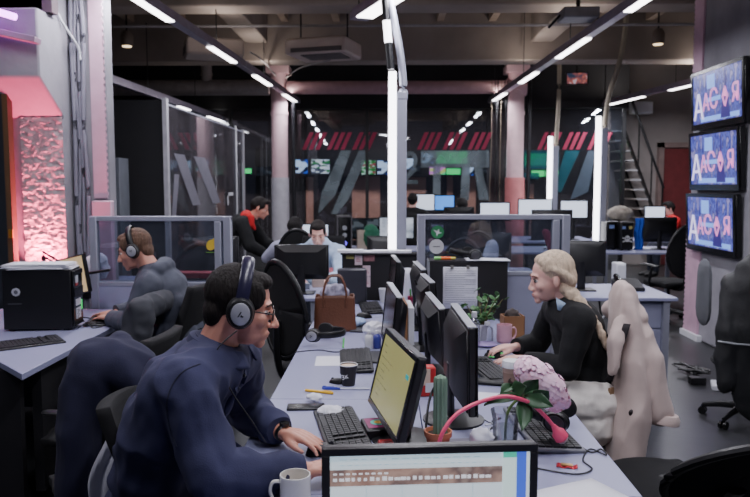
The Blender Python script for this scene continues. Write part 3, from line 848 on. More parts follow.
desk(-1.3, 0.5, 9.85, 10.6, 'far desk behind the middle light post', panel='y+')
desk(-1.15, -0.55, 8.55, 9.2, 'far desk with the white lit monitor')
desk(1.5, 4.1, 9.55, 10.55, 'pale desk in the right background with the skull computer')
desk(0.52, 1.48, 9.9, 10.6, 'far desk in the middle behind the glass divider')
desk(1.55, 3.3, 11.3, 12.6, 'far desk near the right pink column with bright screens')
desk(3.4, 5.1, 11.6, 12.3, 'far desk by the staircase')
desk(-3.2, -1.3, 6.3, 7.0, 'desk seen through the left glass divider')
# left desk with a cut corner
ld = thing('desk', 'pale lavender corner desk at the left under the black computer tower', 'desk', (-1.71, 4.2, 0))
p1 = on(20, 374); p0 = on(-4, 357)
pts = [(0, p1.y - 4.2), (0, 0.9), (-1.6, 0.9), (-1.6, p0.y - 4.2 - 0.1 + 0.0), (p0.x - 0.4 + 1.71, p0.y - 4.2 + 0.35), (p0.x + 1.71, p0.y - 4.2)]
pts = [(0, p1.y - 4.2), (0, 0.9), (-1.7, 0.9), (-1.7, 0.35), (p0.x + 1.71 - 0.3, p0.y - 4.2 + 0.28)]
part(MB().prism(pts, 0.708, 0.74), 'tabletop', DESKM, ld, bevel=0.003)
part(MB().bx(-0.10, -0.05, -0.6, 0.8, 0.05, 0.68), 'side_panel', CABB, ld)
part(MB().bx(-1.4, -0.1, 0.82, 0.86, 0.05, 0.7), 'back_panel', CABB, ld)
part(MB().bx(-0.36, -0.12, -0.68, -0.64, 0.0, 0.7), 'leg', CABB, ld)
# drawer pedestal at the end of the right middle desk
dp = thing('drawer_pedestal', 'lavender drawer pedestal under the right end of the desk behind the woman', 'drawers', (2.05, 6.0, 0))
part(MB().bx(-0.14, 0.12, -0.24, 0.3, 0.05, 0.70), 'cabinet_body', LAV, dp, bevel=0.006)
for k in range(3): part(MB().bx(-0.135, 0.115, -0.255, -0.24, 0.07 + 0.21 * k, 0.27 + 0.21 * k), 'drawer', LAV, dp, bevel=0.003)
for s in (-1, 1): part(MB().tube([(s * 0.1 - 0.02, -0.2, 0.025), (s * 0.1 + 0.01, -0.2, 0.025)], 0.025, 10), 'caster', BLK, dp)

# black panels closing the island
bp = thing('black_panel', 'black desk end panel hung with notes, below the middle light post', 'panel', (-0.09, 5.62, 0.0))
part(MB().bx(-0.265, 0.32, -0.03, 0.03, 0.1, 1.085), 'board', CABB, bp, bevel=0.004)
part(MB().bx(-0.275, 0.40, -0.06, 0.08, 1.085, 1.10), 'top_shelf', CABB, bp, bevel=0.003)
bc = thing('black_panel', 'black screen panel with a pinned sheet, in front of the blonde woman', 'panel', (0.52, 4.78, 0.74))
part(MB().bx(-0.245, 0.265, -0.02, 0.16, 0, 0.375), 'board', CABB, bc, bevel=0.004)
part(MB().bx(-0.25, 0.27, -0.022, 0.162, 0.375, 0.386), 'top_edge', mat('edge_black', (46, 44, 48), 0.5), bc)
part(MB().bx(-0.255, -0.246, -0.022, 0.162, 0, 0.386), 'side_edge', SILV, bc)

# ---- office chair kinds (front is +y)
def chair_proto(style):
    t = thing('office_chair', 'black office chair', 'chair')
    b = MB()
    for k in range(5):
        a = 2 * PI * k / 5 + 0.3
        b.tube([(0.03 * math.cos(a), 0.03 * math.sin(a), 0.12), (0.17 * math.cos(a), 0.17 * math.sin(a), 0.105), (0.29 * math.cos(a), 0.29 * math.sin(a), 0.075)], [(0.03, 0.022), (0.026, 0.02), (0.018, 0.014)], 8)
    b.lathe([(0.045, 0.08), (0.05, 0.1), (0.045, 0.15)], 14)
    part(b, 'star_base', BLK, t)
    for k in range(5):
        a = 2 * PI * k / 5 + 0.3
        c = V((0.29 * math.cos(a), 0.29 * math.sin(a), 0.032)); s = V((-math.sin(a), math.cos(a), 0))
        part(MB().tube([c - s * 0.028, c - s * 0.008], 0.031, 12).tube([c + s * 0.008, c + s * 0.028], 0.031, 12).tube([c, c + V((0, 0, 0.045))], 0.012, 6), 'caster', BLKG, t)
    part(MB().tube([(0, 0, 0.13), (0, 0, 0.30)], 0.03, 12).tube([(0, 0, 0.29), (0, 0, 0.42)], 0.02, 12).box(0, 0, 0.42, 0.2, 0.26, 0.04), 'gas_column', DARKM, t)
    s = MB(); s.ell((0, 0.01, 0.465), (0.25, 0.25, 0.05), 24, 10).box(0, 0.01, 0.455, 0.40, 0.42, 0.05)
    part(blob(s, 0.014, 4, 'seat'), 'seat', MESHB, t)
    if style == 'oval':
        def back(u, v, off):
            a = 2 * PI * u
            r = v
            x = 0.225 * r * math.cos(a) * (1 - 0.12 * math.sin(a)); z = 0.86 + 0.30 * r * math.sin(a)
            return V((x, -0.27 + 0.55 * x * x - 0.12 * (z - 0.8) ** 2 - 0.06 * (z - 0.6) + off, z))
        m = MB(); m.grid(lambda u, v: back(u, max(v, 0.01), 0), 36, 8)
        part(m, 'backrest', MESHB, t, solid=0.012)
        part(MB().tube([back(k / 36, 1.0, 0) for k in range(36)], 0.017, 8, closed=True), 'back_frame', BLK, t)
    else:
        def back2(u, v, off=0.0):
            z = 0.60 + 0.50 * v; w = 0.21 + 0.02 * math.sin(PI * v)
            x = (u - .5) * 2 * w
            return V((x, -0.25 - 0.09 * v + 0.6 * x * x + 0.03 * math.cos(3 * v) + off, z))
        m = MB(); m.grid(lambda u, v: back2(u, v), 16, 16)
        part(m, 'backrest', MESHB, t, solid=0.045, bevel=0.012)
    part(MB().tube(spline([(0, -0.06, 0.40), (0, -0.24, 0.41), (0, -0.31, 0.55), (0, -0.315, 0.80)], 5), (0.035, 0.016), 8, ref=V((1, 0, 0))), 'back_post', BLK, t)
    for sx in (-1, 1):
        part(MB().tube(spline([(sx * 0.2, 0, 0.43), (sx * 0.28, -0.02, 0.46), (sx * 0.29, -0.06, 0.62), (sx * 0.285, -0.08, 0.665)], 4), 0.016, 8).limb([(sx * 0.285, -0.16, 0.68), (sx * 0.285, 0.0, 0.685), (sx * 0.275, 0.12, 0.68)], [(0.03, 0.014)] * 3, 8, ref=V((1, 0, 0))), 'armrest', BLK, t)
    return t
CH1 = chair_proto('square')
CH2 = chair_proto('oval')
def face(dx, dy): return math.atan2(dy, dx) - PI / 2

c_ = place(CH1, 'black office chair the man in navy sits on', (-0.53, 2.30, 0), face(1, 0.0))
c_.scale = (0.62, 1, 0.85)
for o in list(c_.children):
    if o.name.startswith('armrest'): bpy.data.objects.remove(o)
c_ = place(CH1, 'black office chair under the blonde woman, with a beige coat over its back', (0.86, 3.57, 0), face(-1, 0.1))
c_.scale = (0.62, 1, 0.84)
for o in list(c_.children):
    if o.name.startswith('armrest'): bpy.data.objects.remove(o)
c_ = place(CH2, 'dark office chair at the lower right corner of the photo', (1.11, 2.88, 0), face(-0.15, 0.99))
c_.scale = (1, 1, 0.9)
for o in list(c_.children):
    if o.name.startswith('armrest'): bpy.data.objects.remove(o)
    elif o.name.startswith(('backrest', 'back_')):
        pv_ = M.Translation((0, -0.2, 0.5)); o.matrix_basis = pv_ @ M.Rotation(R(40), 4, 'X') @ pv_.inverted()
c_ = place(CH1, 'office chair on casters at the right edge, with a black jacket on it', (2.45, 4.95, 0), face(0.3, 1.0))
c_.scale = (0.9, 1, 0.88)
for o in list(c_.children):
    if o.name.startswith('armrest'): bpy.data.objects.remove(o)
place(CH1, 'navy office chair behind the man in the grey jacket', (-1.46, 4.50, 0), face(-0.98, 0.2)).scale = (0.8, 0.95, 0.92)
c_ = place(CH1, 'black office chair at the near left desk, with a navy hoodie over its back', (-1.20, 2.83, 0), face(-0.62, 0.78))
c_.scale = (0.55, 1, 0.86)
for o in list(c_.children):
    if o.name.startswith('armrest'): bpy.data.objects.remove(o)
place(CH1, 'empty black office chair with curved arms pushed under the left desk', (-1.47, 3.62, 0), face(-1, 0.1)).scale = (1, 1, 0.8)
place(CH2, 'empty black office chair with an oval mesh back, beside the brown handbag', (-0.44, 4.58, 0), face(0.75, 0.66))
place(CH2, 'dark office chair in front of the monitor with the blue towel', (3.35, 8.7, 0), face(-0.3, 1))
place(CH2, 'oval backed office chair seen through the right glass divider, left part', (0.47, 6.0, 0), face(-0.6, -0.8))
place(CH2, 'oval backed office chair seen through the right glass divider, centre part', (0.98, 6.9, 0), face(0.3, -1))
place(CH2, 'office chair of the person with the lavender sleeves', (-0.93, 7.85, 0), face(0.05, 1))
place(CH1, 'office chair behind the man in the pale blue hoodie', (-0.66, 7.1, 0), face(0.0, -1))
place(CH2, 'office chair seen through the left glass divider', (-1.6, 6.0, 0), face(-0.4, 1))

for pr_ in (CH1, CH2):
    for o in list(pr_.children): bpy.data.objects.remove(o)
    bpy.data.objects.remove(pr_)
# ---- monitors (screen faces -y)
def monitor(w, h, label, loc, rz, zb=0.10, tilt=0.0, scr=None, edge=None, group=None, stand='round', depth=0.045, foot=True):
    t = thing('computer_monitor', label, 'monitor', loc, rz, group)
    X = M.Translation((0, 0, zb + h / 2)) @ M.Rotation(R(tilt), 4, 'X')
    mb = MB(); mb.x = X
    mb.bx(-w / 2, w / 2, 0.0, depth * 0.6, -h / 2, h / 2)
    bk = MB(); bk.x = X
    hw, hh = w / 2, h / 2
    # tapered back shell
    vs = [(-hw * .96, depth * .6, -hh * .96), (hw * .96, depth * .6, -hh * .96), (hw * .96, depth * .6, hh * .96), (-hw * .96, depth * .6, hh * .96),
          (-hw * .6, depth * 1.5, -hh * .65), (hw * .6, depth * 1.5, -hh * .65), (hw * .6, depth * 1.5, hh * .6), (-hw * .6, depth * 1.5, hh * .6)]
    bk.add(vs, [(0, 1, 2, 3), (7, 6, 5, 4), (0, 4, 5, 1), (1, 5, 6, 2), (2, 6, 7, 3), (3, 7, 4, 0)])
    part(mb, 'housing', BLK, t, bevel=0.006)
    part(bk, 'back_shell', BLK, t, bevel=0.008)
    if edge:
        e = MB(); e.x = X; e.bx(-hw + 0.003, hw - 0.003, -0.002, depth * 0.62, hh - 0.002, hh + 0.004)
        part(e, 'silver_edge', edge, t, bevel=0.002)
    b = 0.017
    f = MB(); f.x = X
    f.bx(-hw, hw, -0.006, 0, hh - b, hh).bx(-hw, hw, -0.006, 0, -hh, -hh + b * 1.3).bx(-hw, -hw + b, -0.006, 0, -hh + b * 1.3, hh - b).bx(hw - b, hw, -0.006, 0, -hh + b * 1.3, hh - b)
    part(f, 'bezel', BLKG, t, bevel=0.002)
    s = MB(); s.x = X; s.bx(-hw + b, hw - b, -0.003, 0.0005, -hh + b * 1.3, hh - b)
    part(s, 'display', scr or BLKG, t)
    if foot:
        part(MB().tube([(0, depth * 1.2, 0.01), (0, depth * 1.3, zb + h * 0.42)], (0.035, 0.014), 8, ref=V((1, 0, 0))), 'stand_neck', BLK, t)
        if stand == 'round': part(MB().lathe([(0.115, 0), (0.115, 0.008), (0.06, 0.018), (0.03, 0.02)], 24, c=(0, depth, 0)), 'stand_base', BLK, t)
        else: part(MB().bx(-0.11, 0.11, depth - 0.09, depth + 0.09, 0, 0.012), 'stand_base', BLK, t, bevel=0.005)
    t['frame_h'] = 0
    del t['frame_h']
    return t, X
YEL = screen_mat('yellow_document', [(176, 172, 110), (188, 184, 120), (196, 190, 130)], 2.5, 0.62)
WHS = glow('white_display', (205, 215, 232), 1.15)
GAMES = screen_mat('grey_street_display', [(110, 120, 140), (170, 178, 196), (205, 212, 228), (215, 222, 236)], 7, 1.0)
# foreground monitor with a web page
fm, X = monitor(0.445, 0.29, 'black monitor nearest the camera showing a web page', (0.089, 1.515, 0.74), R(5.0), zb=0.036, scr=glow('page_white', (205, 218, 224), 0.95), stand='square')
fm.scale = (1.045, 1, 1); fm.location.x += 0.003
hw, hh = 0.2225, 0.145
for o in fm.children:
    if o.name.startswith(('bezel', 'housing')): o.data.materials[0] = mat('bezel_grey', (44, 41, 43), 0.4)
pg = [MB() for _ in range(8)]
for q in pg: q.x = X
def rect(mi, x0, x1, z0, z1, d=0.0036): pg[mi].bx(x0, x1, -d, -d + 0.0004, z0, z1)
L_, T_ = -hw + 0.017, hh - 0.017
rect(0, L_, L_ + 0.350, T_ - 0.012, T_ - 0.0)       # tab row
rect(1, 0.1495, 0.178, T_ - 0.17, T_ - 0.012)       # pale side column
rect(2, 0.178, 0.1985, T_ - 0.20, T_ + 0.0)         # blue edge
rect(3, 0.1495, 0.178, T_ - 0.012, T_)              # green corner
rect(7, L_, 0.1485, T_ - 0.066, T_ - 0.030)          # photo band
for k in range(1, 5): rect(4, L_ + 0.073 * k, L_ + 0.073 * k + 0.0012, T_ - 0.2, T_ - 0.068)
for k in range(26):
    wd = 0.006 + 0.006 * random.random()
    rect(6, L_ + 0.006 + 0.0125 * k, L_ + 0.006 + 0.0125 * k + wd, T_ - 0.055, T_ - 0.049 + 0.003 * random.random(), 0.0042)
for k in range(9): rect(6, L_ + 0.006 + 0.013 * k, L_ + 0.006 + 0.013 * k + 0.008, T_ - 0.041, T_ - 0.0375, 0.0042)
for k in range(14): rect(4, L_ + 0.02 + 0.021 * k, L_ + 0.03 + 0.021 * k + 0.008 * random.random(), T_ - 0.0085, T_ - 0.0068, 0.0042)
for k in range(20): rect(4, L_ + 0.02 + 0.015 * k, L_ + 0.03 + 0.015 * k, T_ - 0.021, T_ - 0.0195, 0.0042)
for nm, mb, m in (('page_tabs', pg[0], glow('tab_grey', (190, 212, 222), .9)), ('page_side_column', pg[1], glow('side_mint', (205, 228, 224), .9)), ('page_blue_edge', pg[2], glow('page_blue', (70, 100, 215), .9)),
                  ('page_corner', pg[3], glow('page_green', (70, 190, 160), .9)), ('page_lines', pg[4], glow('page_line_grey', (150, 168, 180), .8)), ('page_headline', pg[6], glow('headline_white', (225, 225, 230), .9)),
                  ('page_photo_band', pg[7], screen_mat('band_picture', [(96, 90, 104), (150, 116, 108), (188, 156, 146), (120, 100, 100), (200, 180, 172)], 9, 0.8, 'noise', (1, 1, 1)))):
    part(mb, nm, m, fm)

def side_mon(Yn, Yf, x, dirx, label, scr=None, zb=0.09, h=0.29, tilt=8, edge=None, loc_y=None, xoff=0.0, skew=0.0):
    w = Yf - Yn
    rz = R(-90) if dirx < 0 else R(90)
    return monitor(w, h, label, (x, (Yn + Yf) / 2, 0.74), rz + skew, zb=zb, tilt=tilt if dirx < 0 else tilt, scr=scr, edge=edge)
EDG = mat('monitor_edge', (170, 172, 182), 0.35, 0.3)
m1, X1 = side_mon(2.22, 2.70, 0.013, -1, 'black monitor with a yellow document, in front of the man in navy', YEL, zb=0.063, h=0.285, tilt=-14, edge=mat('black_edge', (70, 70, 74), .35), skew=R(12))
tl = MB(); tl.x = X1
for k in range(9):
    n = random.randint(2, 6)
    for j in range(n): tl.bx(-0.20 + 0.034 * j, -0.20 + 0.034 * j + 0.026 * random.random() + 0.004, -0.0036, -0.003, 0.09 - 0.022 * k, 0.0925 - 0.022 * k)
part(tl, 'page_lines', mat('page_ink', (120, 116, 80), 0.6), m1)
tl = MB(); tl.x = X1; tl.bx(0.16, 0.195, -0.0036, -0.003, 0.055, 0.07)
part(tl, 'page_button', glow('teal_button', (40, 150, 150), 0.6), m1)
side_mon(3.32, 3.84, 0.005, -1, 'black monitor with a silver top edge on the paper cup desk', BLKG, zb=0.08, h=0.285, tilt=-6, edge=EDG, skew=R(5))
side_mon(4.70, 5.2, 0.03, -1, 'black monitor at the far end of the left desks, before the noted panel', BLKG, zb=0.1, h=0.28, tilt=-5, edge=mat('black_edge', (70, 70, 74), .35), skew=R(4))
side_mon(2.43, 2.93, 0.292, 1, 'large black monitor seen edge on, between the cactus and the woman', BLKG, zb=0.09, h=0.31, tilt=-1, edge=EDG, skew=R(2))
side_mon(3.16, 3.66, 0.245, 1, 'black monitor with a pale top edge, second along the right desks', BLKG, zb=0.07, h=0.27, tilt=-5, edge=EDG, skew=R(4))
side_mon(3.72, 4.1, 0.235, 1, 'black monitor with a silver top edge, third along the right desks', BLKG, zb=0.11, h=0.27, tilt=-4, edge=EDG, skew=R(5))
side_mon(4.22, 4.70, 0.225, 1, 'black monitor with a broad silver top, beside the pinned sheet panel', BLKG, zb=0.1, h=0.29, tilt=-8, edge=EDG, skew=R(4))
# other monitors
monitor(0.445, 0.285, 'black monitor seen from behind, hiding the face of the man in the pale blue hoodie', (-0.705, 5.93, 0.74), R(180), zb=0.11, stand='square')
monitor(0.39, 0.27, 'monitor with a bright white screen, left of the close-cropped man', (-0.90, 8.75, 0.74), R(0), zb=0.15, scr=WHS)
monitor(0.42, 0.30, 'black monitor on the desk behind the blonde woman', (1.62, 6.15, 0.74), R(180), zb=0.115, stand='square')
monitor(0.52, 0.34, 'wide dark monitor with a blue towel over its edge', (3.72, 10.1, 0.74), R(186), zb=0.1)
monitor(0.56, 0.42, 'tall dark monitor left of the right light post', (2.27, 10.15, 0.74), R(178), zb=0.12)
monitor(0.50, 0.32, 'monitor with a grey street picture behind the light post', (0.12, 10.2, 0.74), R(0), zb=0.12, scr=GAMES)
monitor(0.44, 0.30, 'dark monitor with a dim picture at the far middle desks', (-0.32, 10.25, 0.74), R(8), zb=0.12, scr=scr['k'])
monitor(0.42, 0.26, 'black monitor below the frosted bar, in front of a dark haired head', (0.98, 10.1, 0.74), R(180), zb=0.32)
monitor(0.5, 0.3, 'bright white monitor at the far desks right of the dark haired head', (1.75, 12.0, 0.74), R(0), zb=0.3, scr=WHS)
monitor(0.36, 0.28, 'blue lit monitor at the far desks left of the dark haired head', (0.98, 12.7, 0.92), R(0), zb=0.25, scr=glow('blue_display', (80, 150, 240), 1.0))
monitor(0.38, 0.3, 'white lit monitor at the far desks under the frosted stem', (0.62, 12.6, 0.92), R(0), zb=0.25, scr=WHS)
monitor(0.55, 0.32, 'white lit monitor just left of the far light post', (2.35, 11.7, 0.74), R(0), zb=0.34, scr=WHS)
monitor(0.45, 0.30, 'white lit monitor between the two right light posts', (2.98, 11.75, 0.74), R(0), zb=0.34, scr=WHS)
monitor(0.35, 0.26, 'small white lit monitor near the staircase', (4.36, 12.0, 0.74), R(0), zb=0.28, scr=WHS)
monitor(0.5, 0.3, 'dark monitor seen through the right glass divider', (1.0, 7.4, 0.74), R(180), zb=0.1)
monitor(0.55, 0.32, 'black monitor seen through the left glass divider', (-1.62, 6.55, 0.74), R(178), zb=0.1)
monitor(0.4, 0.3, 'dark monitor at the far left of the middle light post', (-0.02, 7.6, 0.74), R(180), zb=0.05)
desk(-0.3, 0.35, 7.35, 7.95, 'desk behind the black noted panel')
desk(0.55, 1.5, 7.1, 7.8, 'desk seen through the right glass divider')
desk(0.35, 1.3, 12.4, 13.0, 'farthest desk in front of the glass wall', z=0.92)
# monitor on an arm over the left desk
am = thing('computer_monitor', 'monitor on a jointed arm with a cream page, behind the black computer tower', 'monitor', (-2.06, 4.96, 0.74))
c = [at(54, 261, 5.02), at(82, 254, 4.86), at(89, 292, 4.86), at(63, 297, 5.02)]
c = [q - V((-2.06, 4.96, 0.74)) for q in c]
n_ = (c[1] - c[0]).cross(c[3] - c[0]).normalized()
if n_.y > 0: n_ = -n_
q = MB(); q.add(c + [p - n_ * 0.03 for p in c], [(0, 1, 2, 3), (7, 6, 5, 4), (0, 4, 5, 1), (1, 5, 6, 2), (2, 6, 7, 3), (3, 7, 4, 0)])
part(q, 'housing', BLKG, am, bevel=0.003)
cc = sum(c, V((0, 0, 0))) / 4
ci = [cc + (p - cc) * 0.94 + n_ * 0.002 for p in c]
q = MB(); q.add(ci + [p - n_ * 0.0015 for p in ci], [(0, 1, 2, 3), (7, 6, 5, 4), (0, 4, 5, 1), (1, 5, 6, 2), (2, 6, 7, 3), (3, 7, 4, 0)])
part(q, 'display', glow('cream_display', (196, 172, 128), 0.75), am)
q = MB()
el = at(43, 256, 5.1) - V((-2.06, 4.96, 0.74))
for dz in (0, 0.03): q.tube([cc - n_ * 0.03 + V((0, 0, dz)), el + V((0, 0, dz))], 0.008, 6)
q.tube([el, (el.x + 0.02, el.y + 0.05, 0.0)], 0.014, 8)
q.tube([cc - n_ * 0.03, at(110, 270, 5.0) - V((-2.06, 4.96, 0.74))], 0.010, 6)
q.lathe([(0.05, 0), (0.05, 0.02)], 14, c=(el.x + 0.02, el.y + 0.05, 0))
part(q, 'jointed_arm', BLK, am)

# ---- computer towers (front is -y)
def tower(w, d, h, label, loc, rz=0, m=None, fn=None):
    t = thing('computer_tower', label, 'computer', loc, rz)
    part(MB().bx(-w / 2, w / 2, -d / 2, d / 2, 0.012, h), 'case', m or BLK, t, bevel=0.006)
    part(MB().bx(-w / 2 + 0.008, w / 2 - 0.008, -d / 2 - 0.012, -d / 2, 0.02, h - 0.01), 'front_panel', m or BLKG, t, bevel=0.004)
    q = MB()
    for sx in (-1, 1):
        for sy in (-1, 1): q.bx(sx * (w / 2 - 0.03) - 0.015, sx * (w / 2 - 0.03) + 0.015, sy * (d / 2 - 0.04) - 0.015, sy * (d / 2 - 0.04) + 0.015, 0, 0.012)
    part(q, 'feet', BLK, t)
    if fn: fn(t, w, d, h)
    return t
bt_ = tower(0.19, 0.40, 0.375, 'large black computer tower topped with a pile of papers, on the left desk', (-2.12, 4.40, 0.74), R(90 - 9), fn=None)
bt_.rotation_euler = (0, 0, R(90 + 6))
# side panel facing the camera is local -x once turned; fit its marks there
def side_marks(t, w, d, h):
    mb = MB(); mb.x = M.Translation((-w / 2, 0.12, 0.24)) @ M.Rotation(R(-90), 4, 'Y'); mb.lathe([(0.026, 0), (0.026, 0.003)], 8)
    e = part(mb, 'emblem', mat('emblem_grey', (165, 166, 176), .4), t)
    mb = MB(); mb.x = M.Translation((-w / 2, 0.12, 0.24)) @ M.Rotation(R(-90), 4, 'Y'); mb.lathe([(0.013, 0.0025), (0.013, 0.0045)], 6)
    part(mb, 'emblem_ring', mat('emblem_dim', (90, 90, 100), .4), e)
    part(MB().bx(-w / 2 - 0.001, -w / 2, 0.09, 0.17, 0.165, 0.172), 'lettering', mat('dim_ink', (60, 60, 66), .5), t)
    f = -d / 2 - 0.0145
    for (x0, x1, z0, z1, m) in ((-0.05, -0.01, 0.285, 0.33, PAPER), (-0.05, -0.01, 0.268, 0.285, mat('red_tag', (190, 70, 70), .5)), (-0.05, 0.03, 0.145, 0.185, PAPER), (-0.05, 0.03, 0.065, 0.13, PAPER), (0.045, 0.06, 0.11, 0.17, glow('green_led', (60, 220, 110), .8))):
        part(MB().bx(x0, x1, f - 0.002, f + 0.003, z0, z1), 'sticker', m, t)
    q = MB()
    for k in range(7): q.bx(-0.04 + 0.008 * (k % 3), -0.02 + 0.012 * (k % 3), f - 0.003, f - 0.0018, 0.07 + 0.008 * k, 0.0735 + 0.008 * k)
    part(q, 'sticker_print', INK, t)
    for z0, z1 in ((0.335, 0.362), (0.20, 0.255)): part(MB().bx(-w / 2 + 0.015, w / 2 - 0.015, f - 0.003, f + 0.003, z0, z1), 'drive_bay', DARKM, t)
side_marks(bt_, 0.19, 0.40, 0.375)
def rings(t, w, d, h):
    for z, m in ((0.3, SILV), (0.2, SILV), (0.09, glow('violet_fan', (110, 90, 255), 1.6))):
        mb = MB(); mb.x = M.Translation((0, -d / 2 - 0.012, z)) @ M.Rotation(R(90), 4, 'X'); mb.lathe([(0.032, 0), (0.032, 0.004)], 16)
        part(mb, 'front_ring', m, t)
    part(MB().bx(-w / 2, -w / 2 + 0.01, -d / 2 - 0.014, -d / 2 - 0.011, 0.02, h).bx(w / 2 - 0.01, w / 2, -d / 2 - 0.014, -d / 2 - 0.011, 0.02, h).bx(-w / 2, w / 2, -d / 2 - 0.014, -d / 2 - 0.011, h - 0.012, h), 'trim', mat('tower_trim', (110, 106, 112), .4), t)
tower(0.20, 0.42, 0.46, 'dark computer tower with a violet light, left of the middle light post', (-0.62, 10.1, 0.74), R(8), fn=rings)
def skull(t, w, d, h):
    y = -d / 2 - 0.0125
    q = MB(); q.x = M.Translation((0, y, 0.17)) @ M.Rotation(R(90), 4, 'X')
    q.lathe([(0.034, 0), (0.034, 0.003)], 14).prism([(-0.018, -0.05), (0.018, -0.05), (0.018, -0.02), (-0.018, -0.02)], 0, 0.003)
    for s in (-1, 1): q.prism([(s * -0.07, -0.045), (s * -0.06, -0.06), (s * 0.07, 0.0), (s * 0.062, 0.012)], 0, 0.0025)
    e = part(q, 'skull_emblem', mat('skull_grey', (188, 188, 188), .5), t)
    q = MB(); q.x = M.Translation((0, y - 0.003, 0.17)) @ M.Rotation(R(90), 4, 'X')
    q.lathe([(0.010, 0), (0.010, 0.001)], 10, c=(-0.013, -0.004, 0)).lathe([(0.010, 0), (0.010, 0.001)], 10, c=(0.013, -0.004, 0))
    part(q, 'eye_socket', BLKG, e)
    for x, m in ((-0.05, mat('tag_blue', (120, 140, 190), .5)), (0.04, mat('tag_yellow', (180, 170, 110), .5))): part(MB().bx(x - 0.022, x + 0.022, y - 0.002, y, 0.29, 0.33), 'sticker', m, t)
tower(0.17, 0.42, 0.38, 'black computer tower with a pale skull emblem', (3.20, 10.05, 0.74), R(4), fn=skull)
tower(0.15, 0.4, 0.38, 'dark computer tower between the light post and the skull tower', (3.02, 10.15, 0.74), R(6), fn=lambda t, w, d, h: part(MB().bx(-0.04, 0.03, -d / 2 - 0.014, -d / 2 - 0.012, 0.29, 0.34), 'sticker', mat('tag_blue', (120, 140, 190), .5), t))
tower(0.085, 0.14, 0.20, 'slim white computer case standing on the desk behind the woman', (2.03, 6.41, 0.74), R(0), m=WHITE)
# ================================================================ PEOPLE
SKIN = mat('skin', (224, 176, 163), 0.5, var=0.06, scale=14, sss=0.12, bump=0.05, bscale=120)
SKINR = mat('skin_ruddy', (206, 146, 126), 0.5, var=0.08, scale=14, sss=0.12, bump=0.05, bscale=120)
LIP = mat('lip', (176, 98, 92), 0.45, var=0.04)
EYEW = mat('eye_white', (215, 210, 208), 0.25, var=0)
EYED = mat('eye_dark', (34, 26, 22), 0.2, var=0)
NAVY = mat('navy_cotton', (46, 47, 78), 0.9, var=0.10, scale=5, bump=0.1, bscale=260)
BLACKC = mat('black_wool', (17, 18, 20), 0.92, var=0.15, bump=0.15, bscale=200)
GREYJ = mat('slate_jacket', (62, 66, 80), 0.75, var=0.12, bump=0.12, bscale=180)
PALEB = mat('pale_blue_fleece', (176, 196, 222), 0.9, var=0.06, bump=0.1, bscale=150)
LAVC = mat('lavender_cotton', (176, 176, 200), 0.9, var=0.06)
REDC = mat('red_hood', (196, 30, 34), 0.85, var=0.08)
BEIGE = mat('beige_trousers', (170, 158, 142), 0.9, var=0.08)
JEANS = mat('dark_jeans', (40, 44, 58), 0.9, var=0.1)
CREAM = mat('cream_denim', (230, 224, 218), 0.9, var=0.06, bump=0.1, bscale=200)
SHOE = mat('dark_shoe', (26, 25, 26), 0.5)
def hair_mat(n, c, var=0.35): return mat(n, c, 0.72, spec=0.3, var=var, scale=60, stretch=(1, 1, .18), bump=0.5, bscale=120)
HBROWN = hair_mat('dark_brown_hair', (26, 20, 18))
HBLACK = hair_mat('black_hair', (24, 21, 21))
HLIGHT = hair_mat('light_brown_hair', (96, 72, 58))
HBLOND = hair_mat('blonde_hair', (206, 184, 160), 0.22)

def head_shapes(mb, H, female=False, neck_to=None, neck_r=0.058):
    k = mb.x; mb.x = H
    mb.ell((-0.012, 0, 0.035), (0.096, 0.075, 0.088), 20, 14)
    mb.ell((0.030, 0, -0.015), (0.062, 0.062, 0.088), 18, 12)
    mb.ell((0.032, 0, -0.068), (0.052, 0.050 if not female else 0.046, 0.040), 16, 10)
    mb.ell((0.077, 0, -0.096), (0.018, 0.022, 0.017), 12, 8)
    mb.ell((0.078, 0, 0.026), (0.016, 0.048, 0.014), 12, 8)
    mb.limb([(0.088, 0, 0.016), (0.104, 0, -0.012), (0.117, 0, -0.034)] if not female else [(0.086, 0, 0.014), (0.098, 0, -0.012), (0.109, 0, -0.031)], [0.0075, 0.009, 0.0115] if not female else [0.0065, 0.0075, 0.0095], 10)
    for s in (-1, 1):
        mb.ell((0.102, s * 0.011, -0.038), (0.011, 0.0085, 0.008), 10, 6)
        mb.ell((0.062, s * 0.036, -0.022), (0.026, 0.024, 0.026), 12, 8)
        mb.ell((-0.006, s * 0.078, -0.008), (0.019, 0.008, 0.031), 12, 8, rot=rotm(0, -14, s * 18))
    mb.ell((0.072, 0, -0.066), (0.026, 0.034, 0.026), 14, 8)
    mb.ell((0.094, 0, -0.0615), (0.009, 0.022, 0.006), 12, 6)
    mb.ell((0.091, 0, -0.074), (0.010, 0.019, 0.007), 12, 6)
    mb.x = k
    if neck_to is not None:
        a = H @ V((-0.022, 0, -0.03)); b = V(neck_to)
        mb.limb([a, a.lerp(b, 0.5) + (H.to_3x3() @ V((-0.004, 0, 0))), b], [neck_r * 0.98, neck_r, neck_r * 1.12], 14)

